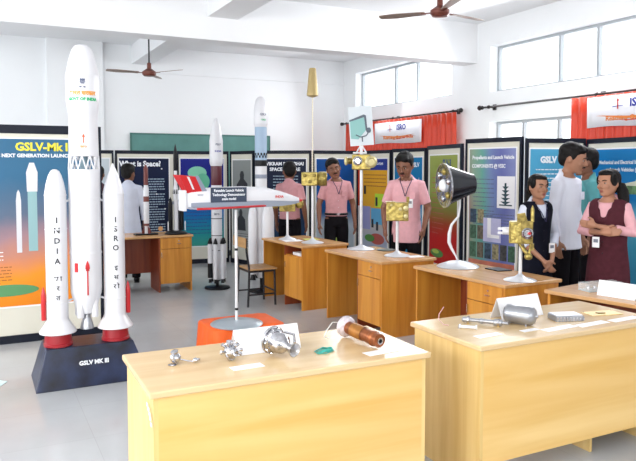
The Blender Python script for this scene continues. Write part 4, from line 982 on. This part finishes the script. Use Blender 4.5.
# papers and flat things on the far desks
def flat(name, pts, z, m, label, cat, th=.003):
    return tag(MB().prism([(p[0], p[1], z + .0005) for p in pts], (0, 0, th)).build(name, m), label, cat)
flat('paper_sheet', [(3.30, 7.36), (3.52, 7.33), (3.54, 7.50), (3.32, 7.53)], TZ, paper_m, 'white paper sheet on the desk beside the masted satellite', 'paper')
flat('leaflet', [(3.60, 7.42), (3.78, 7.40), (3.78, 7.54), (3.62, 7.56)], TZ, mat('yellow_green_paper', (.55, .60, .12), .6), 'yellow-green leaflet on the desk behind the masted satellite', 'paper')
tag(MB().lathe([(.09, .0005), (.10, .004), (.10, .008), (.09, .010)], (3.93, 6.12, TZ), 28).build('round_mat', mat('dark_grey_mat', (.08, .10, .09), .5)), 'dark grey round mat on the middle desk behind the satellite with raised panel', 'mat')
flat('paper_sheet', [(3.82, 5.50), (3.98, 5.48), (3.99, 5.60), (3.84, 5.62)], TZ, paper_m, 'small white paper right of the cube satellite base', 'paper')
flat('black_folder', [(3.98, 4.42), (4.12, 4.40), (4.13, 4.58), (3.99, 4.60)], TZ, black_m, 'flat black folder beside the dome base of the dish model', 'folder', .008)
m = MB().prism([(3.05, 7.05, 0)] * 0 + [(3.32, 6.98, .6165), (3.55, 6.98, .6165), (3.55, 7.2, .6165), (3.32, 7.2, .6165)], (0, 0, .03)); tag(m.build('paper_stack', paper_m), 'white paper stack in the open slot of the desk by the chair', 'paper')
flat('floor_leaflet', [(-.10, 5.42), (.09, 5.46), (.17, 5.62), (.02, 5.78), (-.12, 5.74)], 0, mat('cyan_white_paper', (.62, .82, .88), .5, var=.3, scale=9), 'crumpled white and cyan leaflet lying on the floor at the left edge', 'paper')
# clear boxes on the right-edge desk
def clear_box(c, s, rz, label):
    t = empty('acrylic_box', (c[0], c[1], TZ), label, 'display case', rz)
    x, y, z = s
    MB().box((-x, -y, .0005), (x, y, .006)).build('base', mat('pale_base', (.55, .6, .62), .3), t)
    m = MB().box((-x, -y, .006), (-x + .004, y, z)).box((x - .004, -y, .006), (x, y, z)).box((-x, -y, .006), (x, -y + .004, z)).box((-x, y - .004, .006), (x, y, z)).box((-x, -y, z), (x, y, z + .004))
    m.build('cover', glass_m, t)
    for k in range(5): solid(MB().lathe([(.014, 0), (.016, .01), (.008, .03)], (-x + .04 + k * (2 * x - .08) / 4, 0, .006), 10), 'specimen', chrome, parent=t)
clear_box((4.06, 3.42), (.15, .06, .055), -.15, 'low clear acrylic case behind the folded card on the right-edge desk')
clear_box((4.17, 3.02), (.09, .07, .06), -1.4, 'clear acrylic case at the right edge of the picture')

# ------------------------------------------------------------------ people
skin_tones = {}
def skin_mat(k):
    cols = [(.30, .135, .075), (.22, .09, .05), (.36, .17, .10), (.42, .20, .12)]
    return mat('skin_tone_%s' % 'abcd'[k], cols[k], .5, var=.05, scale=9)
hair_m = mat('black_hair', (.006, .005, .005), .6, var=.5, scale=60, bump=.3, spec=.2)
eye_w = mat('eye_white', (.38, .34, .32), .5); eye_b = mat('eye_dark', (.01, .006, .005), .2)
lip_m = mat('lips', (.26, .07, .06), .5)
def remesh(o, size, it=3):
    md = o.modifiers.new('fuse', 'REMESH'); md.mode = 'VOXEL'; md.voxel_size = size; md.use_smooth_shade = True
    sm_ = o.modifiers.new('smooth', 'SMOOTH'); sm_.iterations = it; sm_.factor = .5
    return o
def elring(c, rx, ry, n=20, p=1.0, tilt=0):
    out = []
    for i in range(n):
        a = 2 * PI * i / n; cc, ss = math.cos(a), math.sin(a)
        x = rx * (abs(cc) ** p) * (1 if cc > 0 else -1); y = ry * (abs(ss) ** p) * (1 if ss > 0 else -1)
        out.append(V((c[0] + x, c[1] + y, c[2] - tilt * y)))
    return out
def person(x, y, H, off, label, skin, top, pants, armL, armR, head=(0, 0, 0), female=False, top_len=.90, sleeve=.55, vest=None, vest_len=.84, hair='short', lean=0.0, moustache=False, card=False, lanyard=False, curl=.5, hem_r=1.0, collar_m=None, belt=False, shoes=True, name='person', bw=1.0):
    """local frame: faces -Y, own left = +X; measures for a 1.75 m figure, scaled by H. arm = (elbow, wrist, hand_dir, palm_normal)"""
    s = H / 1.735
    r = empty(name, (x, y, 0), label, 'person', -math.atan2(x, y) + rad(off))
    sk = skin_mat(skin); S = Matrix.Scale(s, 4)
    wd = .90 if female else 1.0
    sh = .146 if not female else .130 * (1 + (bw - 1) * .8)
    LN = lambda z: -lean * max(0, z - .95)
    def arms(m, infl=0.0, upto=2.0, hand=True):
        for sx_, A in ((1, armL), (-1, armR)):
            S0 = V((sx_ * sh, LN(1.39) + .01, 1.388)); E, W_ = V(A[0]), V(A[1])
            k = .88 if female else 1.0
            pts = [S0 + V((-sx_ * .06, 0, .012)), S0, S0.lerp(E, .35), S0.lerp(E, .75), E, E.lerp(W_, .3), E.lerp(W_, .7), W_]
            rr_ = [.05, .055 * k, .048 * k, .041 * k, .038 * k, .038 * k, .030 * k, .024 * k]
            tt = [0, 0, .35, .75, 1.0, 1.3, 1.7, 2.0]
            if upto < 2.0:
                P2, R2 = [], []
                for i, q in enumerate(pts):
                    if tt[i] <= upto: P2.append(q); R2.append(rr_[i] + infl)
                    else:
                        f_ = (upto - tt[i - 1]) / (tt[i] - tt[i - 1])
                        if f_ > .02: P2.append(pts[i - 1].lerp(q, f_)); R2.append(rr_[i - 1] + (rr_[i] - rr_[i - 1]) * f_ + infl * 1.5)
                        break
                if infl: R2[0] = .05 + infl * .3
                m.tube(P2, R2, 12)
            else:
                m.tube(pts, [q + infl for q in rr_], 12)
            if hand:
                D = V(A[2]).normalized(); Nn = V(A[3]); Nn = (Nn - D * Nn.dot(D)).normalized(); B = D.cross(Nn)
                if B.dot(V(A[4]) if len(A) > 4 else V((0, -1, 0))) < 0: B = -B     # thumb side
                k2 = .9 if female else 1.0
                # palm
                m.tube([W_ - D * .01, W_ + D * .03 * k2, W_ + D * .075 * k2, W_ + D * .09 * k2], [(.018, .022), (.017, .034), (.015, .038), (.010, .034)] if 0 else [.021, .024, .024, .018], 10)
                for j, (o_, L_) in enumerate(((.030, .068), (.010, .076), (-.010, .070), (-.029, .055))):
                    base = W_ + D * .055 * k2 + B * o_ * .95 * k2
                    m.tube([W_ + D * .01 + B * o_ * .45, base], [.014, .0115], 8)
                    d1 = (D + Nn * curl * .35).normalized(); d2 = (D + Nn * curl * 1.1).normalized(); d3 = (D + Nn * curl * 2.2).normalized()
                    L_ *= k2
                    p1 = base + D * .035 + d1 * L_ * .2; p2 = p1 + d1 * L_ * .38; p3 = p2 + d2 * L_ * .32; p4 = p3 + d3 * L_ * .28
                    m.tube([base, p1, p2, p3, p4], [.0115, .0098, .0092, .0085, .0068], 8)
                tb = W_ + D * .02 + B * .022
                t1 = tb + (D * .6 + B * .65 + Nn * .2).normalized() * .038; t2 = t1 + (D * .85 + B * .3 + Nn * .35).normalized() * .032; t3 = t2 + (D * .95 + Nn * .4).normalized() * .024
                m.tube([tb - B * .012, t1, t2, t3], [.014, .0125, .0108, .008], 8)
    # ---- body (one continuous surface)
    m = MB(); m.M = S
    w1 = .84 * bw if female else .95
    T = [(.92, .150 * w1, .100), (1.0, .140 * w1, .095), (1.08, .130 * w1, .09), (1.2, .142 * w1, .098), (1.32, .155 * w1, .10), (1.40, .150 * w1, .085), (1.45, .095 * w1, .06), (1.48, .055, .052)]
    m.rings([elring((0, LN(z) + .01, z), a, b_) for z, a, b_ in T])
    for sx_ in (-1, 1):
        m.tube([(sx_ * .085 * w1 * w1, .01, .95), (sx_ * .09 * w1, .005, .80), (sx_ * .092, 0, .52), (sx_ * .094, .012, .35), (sx_ * .095, .015, .09)], [.085 * w1, .078 * w1, .054, .05, .034], 12)
        m.tube([(sx_ * .095, .03, .04), (sx_ * .10, -.05, .035), (sx_ * .11, -.15, .025)], [.034, .034, .025], 10)
    arms(m)
    yaw, pitch, roll = [rad(q) for q in head]
    nb = V((0, LN(1.5) + .012, 1.435))
    HS = 1.06 if female else 1.12
    HM = Matrix.Translation(nb) @ Matrix.Scale(HS, 4) @ Matrix.Rotation(yaw, 4, 'Z') @ Matrix.Rotation(roll, 4, 'Y') @ Matrix.Rotation(pitch, 4, 'X')
    hc = nb + V((0, -.015, .08))
    m.tube([(0, LN(1.42) + .015, 1.42), nb + V((0, .003, .03)), HM @ V((0, -.005, .10))], [.055 if not female else .048, .052 if not female else .043, .05 if not female else .042], 14)
    m.M = S @ HM
    f = .95 if female else 1.0
    HR = [(.050, -.050, .024, .028), (.058, -.042, .040, .046), (.075, -.030, .056 * f, .064), (.10, -.020, .066 * f, .078), (.13, -.012, .073 * f, .088), (.16, -.008, .077 * f, .094), (.19, -.006, .077 * f, .096), (.22, -.004, .072, .090), (.25, -.002, .058, .074), (.27, 0, .036, .048), (.277, 0, .015, .02)]
    m.rings([elring((0, cy, z), a, b_) for z, cy, a, b_ in HR])
    # nose, brow, cheeks, lips, chin, ears
    m.tube([(0, -.098, .175), (0, -.108, .155), (0, -.120, .132), (0, -.106, .122)], [.008, .0095, .0125, .010], 8)
    m.ell((0, -.104, .126), (.018, .012, .009), 10, 6)
    m.ell((0, -.090, .180), (.046, .018, .010), 12, 6)
    for sx_ in (-1, 1):
        m.ell((sx_ * .038, -.078, .130), (.020, .018, .022), 10, 6)
        m.ell((sx_ * .079 * f, .002, .148), (.010, .020, .031), 10, 6)
    m.ell((0, -.098, .098), (.022, .010, .006), 10, 6); m.ell((0, -.095, .088), (.019, .010, .006), 10, 6)
    m.ell((0, -.085, .064), (.022, .016, .014), 10, 6)
    body = m.build('body', sk, r, True); remesh(body, .0062 * s, 2)
    # ---- face details
    def hp(build, nm, mt):
        q = MB(); q.M = S @ HM; build(q); return q.build(nm, mt, r, True)
    for sx_ in (-1, 1):
        e = hp(lambda q: q.ell((sx_ * .031, -.0935, .160), (.0115, .006, .0048), 12, 8), 'eye', eye_w)
        q = MB(); q.M = S @ HM; q.ell((sx_ * .031, -.0985, .160), (.0060, .0035, .0050), 10, 6); q.build('iris', eye_b, e, True)
        hp(lambda q: q.tube([(sx_ * .014, -.108, .180), (sx_ * .032, -.105, .186), (sx_ * .050, -.092, .180)], [.0035, .0042, .0025], 6), 'eyebrow', hair_m)
    hp(lambda q: (q.ell((0, -.1065, .0975), (.021, .0045, .0042), 12, 6), q.ell((0, -.1035, .0885), (.018, .005, .0048), 12, 6)), 'lips', lip_m)
    if moustache: hp(lambda q: q.tube([(-.026, -.099, .103), (-.010, -.112, .111), (0, -.114, .110), (.010, -.112, .111), (.026, -.099, .103)], [.003, .006, .005, .006, .003], 8), 'moustache', hair_m)
    # ---- hair
    m = MB(); m.M = S @ HM
    if hair == 'short':
        m.ell((0, .014, .205), (.088, .104, .088)); m.ell((0, -.040, .247), (.066, .062, .034)); m.ell((0, .050, .165), (.074, .060, .085)); m.ell((.03, -.065, .238), (.042, .036, .026)); m.ell((-.03, -.062, .236), (.042, .036, .026))
        for sx_ in (-1, 1): m.ell((sx_ * .072, -.012, .185), (.013, .030, .040))
    elif hair == 'tied':
        m.ell((0, .016, .195), (.084, .100, .092)); m.ell((0, -.035, .240), (.064, .060, .036)); m.ell((0, .055, .15), (.070, .055, .075))
        for sx_ in (-1, 1): m.ell((sx_ * .068, -.018, .188), (.018, .046, .050))
        m.tube([(0, .095, .17), (0, .125, .12), (.0, .135, .02), (.0, .13, -.12), (.0, .12, -.22)], [.035, .034, .032, .026, .010], 12)
    elif hair == 'side':
        m.ell((0, .016, .197), (.086, .101, .092)); m.ell((0, -.035, .243), (.066, .062, .036)); m.ell((0, .055, .15), (.074, .056, .08))
        for sx_ in (-1, 1): m.ell((sx_ * .070, -.020, .185), (.018, .048, .055))
        m.tube([(.05, .075, .14), (.085, .065, .08), (.105, .045, .0), (.10, .03, -.09), (.085, .02, -.16)], [.045, .048, .046, .036, .012], 12)
    hobj = m.build('hair', hair_m, r, True); remesh(hobj, .007 * s, 2)
    # ---- top garment
    m = MB(); m.M = S
    g = .016
    ch = (.012 if female else 0)
    TT = [(1.475, .062, .060), (1.455, .085, .066), (1.43, .14 * w1, .084), (1.38, .165 * w1, .104), (1.30, .165 * w1, .112 + ch), (1.20, .155 * w1, .108), (1.08, .148 * w1, .106), (1.0, .156 * w1, .110), (.93, .165 * w1, .114)]
    base = [q for q in TT if q[0] > top_len + .02]
    if top_len < .93:
        e = (.93 - top_len); base.append((top_len + e * .5, .17 * w1 * (1 + (hem_r - 1) * .5), .118)); base.append((top_len, .172 * w1 * hem_r, .12 * hem_r))
    else: base.append((top_len, base[-1][1], base[-1][2]))
    m.rings([elring((0, LN(z) + .01, z), a + .004, b_ + .003, tilt=(-.75 if z > 1.47 else -.35 if z > 1.45 else -.1 if z > 1.42 else 0)) for z, a, b_ in reversed(base)])
    arms(m, infl=.010 if sleeve < 1.5 else .009, upto=sleeve * 2 if sleeve < 1 else 1.88, hand=False)
    tobj = m.build('shirt' if not vest else 'blouse', top, r, True); remesh(tobj, .0085 * s, 2)
    # collar: two folded flaps around the neck
    m = MB(); m.M = S
    n = 20; A_, B_ = [], []
    for i in range(n + 1):
        a = -PI / 2 + rad(14) + (2 * PI - rad(28)) * i / n
        fr = .5 - .5 * math.sin(a)
        A_.append((.058 * math.cos(a), LN(1.5) + .012 + .056 * math.sin(a), 1.492 - .055 * fr))
        wdn = 1.0 + (.25 if (i < 3 or i > n - 3) else 0)
        B_.append((.078 * wdn * math.cos(a), LN(1.45) + .010 + .078 * wdn * math.sin(a), 1.458 - .062 * fr - (.018 if (i < 3 or i > n - 3) else 0)))
    va = [m._v(p) for p in A_]; vb = [m._v(p) for p in B_]
    for i in range(n): m.bm.faces.new((va[i], va[i + 1], vb[i + 1], vb[i]))
    o = m.build('collar', collar_m or top, r, True); md = o.modifiers.new('t', 'SOLIDIFY'); md.thickness = .005; md.offset = 1
    if vest:
        m = MB(); m.M = S
        vb_ = [q for q in TT[2:] if q[0] > vest_len + .02]
        if vest_len < .93:
            for zz in (.86, .76, .68, .60):
                if zz > vest_len + .03: vb_.append((zz, .172 * w1 * (1 + (.93 - zz) * .35), .12 * (1 + (.93 - zz) * .35)))
            vb_.append((vest_len, .172 * w1 * (1 + (.93 - vest_len) * .38), .12 * (1 + (.93 - vest_len) * .38)))
        vb_ = [(1.452, .105 * w1, .072)] + vb_
        wv = .028 if vest is navyV else .018
        rings = [elring((0, LN(z) + .01, z + (.012 if (wv and z > 1.42) else 0)), a * (1 + .35 * (bw - 1)) + .013 + (wv if 1.35 < z < 1.44 else wv * .5 if z > 1.44 else 0), b_ + .012, 36) for z, a, b_ in reversed(vb_)]
        # V neck: drop the front top vertices
        nn = len(rings[-1])
        for k_, ring in enumerate(reversed(rings[-4:])):
            for i, p in enumerate(ring):
                pass
        m.rings(rings, cap=False)
        # cut the V opening and armholes
        Mi = (S).inverted(); kill = []
        for fce in m.bm.faces:
            c = Mi @ fce.calc_center_median()
            if c.y < LN(c.z) and c.z > 1.24 and abs(c.x) < (c.z - 1.24) * .34 + .004: kill.append(fce)
        bmesh.ops.delete(m.bm, geom=kill, context='FACES')
        v = m.build('vest', vest, r, True)
        ss = v.modifiers.new('sub', 'SUBSURF'); ss.levels = 1; ss.render_levels = 1
        md = v.modifiers.new('t', 'SOLIDIFY'); md.thickness = .006
        m = MB(); m.M = S
        for zz in (1.18, 1.08, .98): 
            m.ell((.0, LN(zz) - .118 - .0, zz), (.006, .003, .006), 8, 6)
        m.build('button', black_m, v)
    else:
        m = MB(); m.M = S
        for zz in (1.36, 1.27, 1.18, 1.09): m.ell((.0, LN(zz) + .01 - (.112 if zz < 1.33 else .106) - .002, zz), (.0045, .003, .0045), 8, 6)
        m.build('button', white_paint, tobj)
        m = MB(); m.M = S
        m.box((.045, LN(1.28) - .108, 1.24), (.105, LN(1.28) - .098, 1.31), .003); m.build('pocket', top, tobj)
    if lanyard:
        lm = mat('navy_lanyard', (.02, .02, .08), .5)
        m = MB(); m.M = S
        yb_ = LN(1.3) - .122 - (.016 if vest else 0) - ch
        m.tube([(-.062, LN(1.47) + .0, 1.478), (-.060, LN(1.43) - .068, 1.43), (-.03, LN(1.36) - .115, 1.36), (-.002, yb_, 1.27)], .004, 6)
        m.tube([(.062, LN(1.47) + .0, 1.478), (.060, LN(1.43) - .068, 1.43), (.03, LN(1.36) - .115, 1.36), (.002, yb_, 1.27)], .004, 6)
        m.build('lanyard', lm, r, True)
    if card:
        cx_, cy_, cz_ = card
        m = MB(); m.M = S; m.box((cx_ - .032, cy_ - .003, cz_ - .055), (cx_ + .032, cy_, cz_ + .04), .002); c_ = m.build('id_card', paper_m, r)
        m = MB(); m.M = S; m.box((cx_ - .02, cy_ - .0045, cz_ - .01), (cx_ + .02, cy_ - .003, cz_ + .02)); m.build('card_photo', mat('grey_photo', (.2, .22, .28), .5), c_)
    # ---- trousers, shoes
    m = MB(); m.M = S
    pt = 1.02
    m.rings([elring((0, LN(z) + .01, z), a * w1, b_) for z, a, b_ in ((.84, .16, .108), (.90, .162, .112), (.96, .155, .106), (pt, .150, .102))])
    for sx_ in (-1, 1):
        m.tube([(sx_ * .080 * w1 * w1, .01, .93), (sx_ * .088 * w1, .005, .78), (sx_ * .093, 0, .50), (sx_ * .095, .01, .30), (sx_ * .096, .012, .07)], [.092 * w1, .090 * w1, .074 * w1, .068 * w1, .066 * w1], 14)
    remesh(m.build('trousers', pants, r, True), .010 * s, 2)
    if belt:
        m = MB(); m.M = S; m.rings([elring((0, .01, z), .162, .113) for z in (.985, 1.015)]); b2 = m.build('belt', black_m, r, True)
        m = MB(); m.M = S; m.box((-.022, -.112, .985), (.022, -.104, 1.015), .003); m.build('buckle', chrome, b2)
    for sx_ in (-1, 1):
        m = MB(); m.M = S
        m.tube([(sx_ * .095, .065, .038), (sx_ * .096, .03, .045), (sx_ * .10, -.05, .042), (sx_ * .107, -.13, .032), (sx_ * .112, -.185, .024)], [(.030, .034), (.043, .040), (.042, .040), (.042, .030), (.026, .022)], 12)
        m.box((sx_ * .10 - .038, -.16, .0), (sx_ * .10 + .038, .08, .02), .008)
        m.build('shoe', black_m, r, True)
    return r

# common arm poses (elbow, wrist, hand direction, palm normal, thumb side)
def hang(sx, fwd=0.0, out=.0):
    return ((sx * (.205 + out), .03 - fwd * .3, 1.13), (sx * (.215 + out), -.02 - fwd, .89), (sx * .02, -.10 - fwd * .2, -1), (-sx, 0, 0), (0, -1, 0))
pink = mat('pink_shirt_cotton', (.60, .29, .31), .8, var=.07, scale=25)
pinkA = mat('pale_pink_cotton', (.74, .39, .43), .8, var=.05, scale=25)
whiteS = mat('white_shirt_cotton', (.78, .80, .90), .8, var=.02, scale=10)
coat = mat('pale_lavender_cotton', (.62, .66, .78), .8, var=.03, scale=10)
tealS = mat('teal_shirt_cotton', (.10, .36, .38), .8, var=.06, scale=15)
palebl = mat('pale_blue_blouse', (.62, .66, .78), .8, var=.04, scale=15)
navyV = mat('navy_vest_cloth', (.007, .008, .016), .85, var=.2, scale=20, spec=.1)
maroonV = mat('maroon_vest_cloth', (.075, .018, .026), .85, var=.15, scale=25, spec=.15)
blackP = mat('black_trouser_cloth', (.007, .006, .008), .85, var=.2, scale=20, spec=.1)

person(1.92, 9.75, 1.68, 178, 'person in a pale long-sleeved coat seen from behind at the What is Space board', 1, coat, blackP, hang(1, .02), hang(-1, .05), head=(-25, 0, 0), top_len=.72, sleeve=1.8, hem_r=1.1)
person(1.60, 10.35, 1.66, 175, 'person with dark hair mostly hidden behind the right white booster', 1, mat('dark_maroon_cloth', (.06, .02, .03), .8), blackP, hang(1), hang(-1))
person(3.93, 8.62, 1.71, 160, 'person in a pink shirt and dark trousers with back turned to the hall', 1, pink, blackP, hang(1, .03, .01), hang(-1, .03, .01), head=(25, 5, 0), top_len=.93, sleeve=.36)
person(4.35, 8.02, 1.76, 14, 'person in a pink shirt with head tilted, standing behind the far desk', 1, pink, blackP, hang(1, .02, .03), hang(-1, .02, .03), head=(-8, 6, -14), top_len=.97, sleeve=.36, lanyard=True, belt=True, moustache=True)
person(4.36, 6.36, 1.81, -6, 'person in a pink untucked shirt leaning over the middle desk and looking down', 1, pinkA, blackP, ((.235, -.02, 1.14), (.20, -.17, .93), (-.15, -.25, -1), (-1, 0, 0), (0, -1, .2)), ((-.245, -.02, 1.14), (-.22, -.14, .92), (.12, -.25, -1), (1, 0, 0), (0, -1, .2)), head=(-12, 20, 0), top_len=.76, sleeve=.40, lanyard=True, lean=.12, moustache=True, card=(.05, -.155, 1.2))
person(4.53, 4.53, 1.59, 34, 'person in a navy vest over a pale blouse, hands clasped, behind the right desk', 2, palebl, blackP, ((.225, .02, 1.13), (.050, -.185, .90), (-.6, -.25, -.8), (-.6, .3, -.2), (0, -1, .3)), ((-.225, .02, 1.13), (-.050, -.195, .895), (.6, -.25, -.8), (.6, .3, -.2), (0, -1, .3)), head=(0, 0, 3), female=True, sleeve=.72, vest=navyV, vest_len=.60, hair='tied', card=(.07, -.15, 1.02), top_len=.86, lanyard=True, collar_m=palebl)
person(5.09, 4.70, 1.87, 62, 'person in a long white shirt seen from the side, looking down to the right', 2, whiteS, blackP, hang(1, .02), hang(-1, .0, -.01), head=(18, 14, 0), top_len=.80, sleeve=1.8, moustache=True, hem_r=1.08)
person(5.66, 4.97, 1.83, -75, 'person in a teal shirt partly hidden behind the white-shirted one', 1, tealS, blackP, hang(1), hang(-1), head=(-5, 8, 0), sleeve=.5, top_len=.9)
fold = (((.235, -.03, 1.17), (-.02, -.215, 1.23), (-1, -.02, .12), (0, 1, 0), (0, 0, 1)), ((-.235, -.03, 1.16), (.03, -.19, 1.17), (1, .05, .10), (0, 1, 0), (0, 0, 1)))
person(4.80, 3.98, 1.635, -22, 'person in a long maroon vest over a pink blouse with folded arms', 3, pinkA, blackP, *fold, head=(-14, 0, -3), female=True, sleeve=.74, vest=maroonV, vest_len=.66, hair='side', bw=1.13, card=(-.03, -.19, 1.09), top_len=.86, curl=.35)
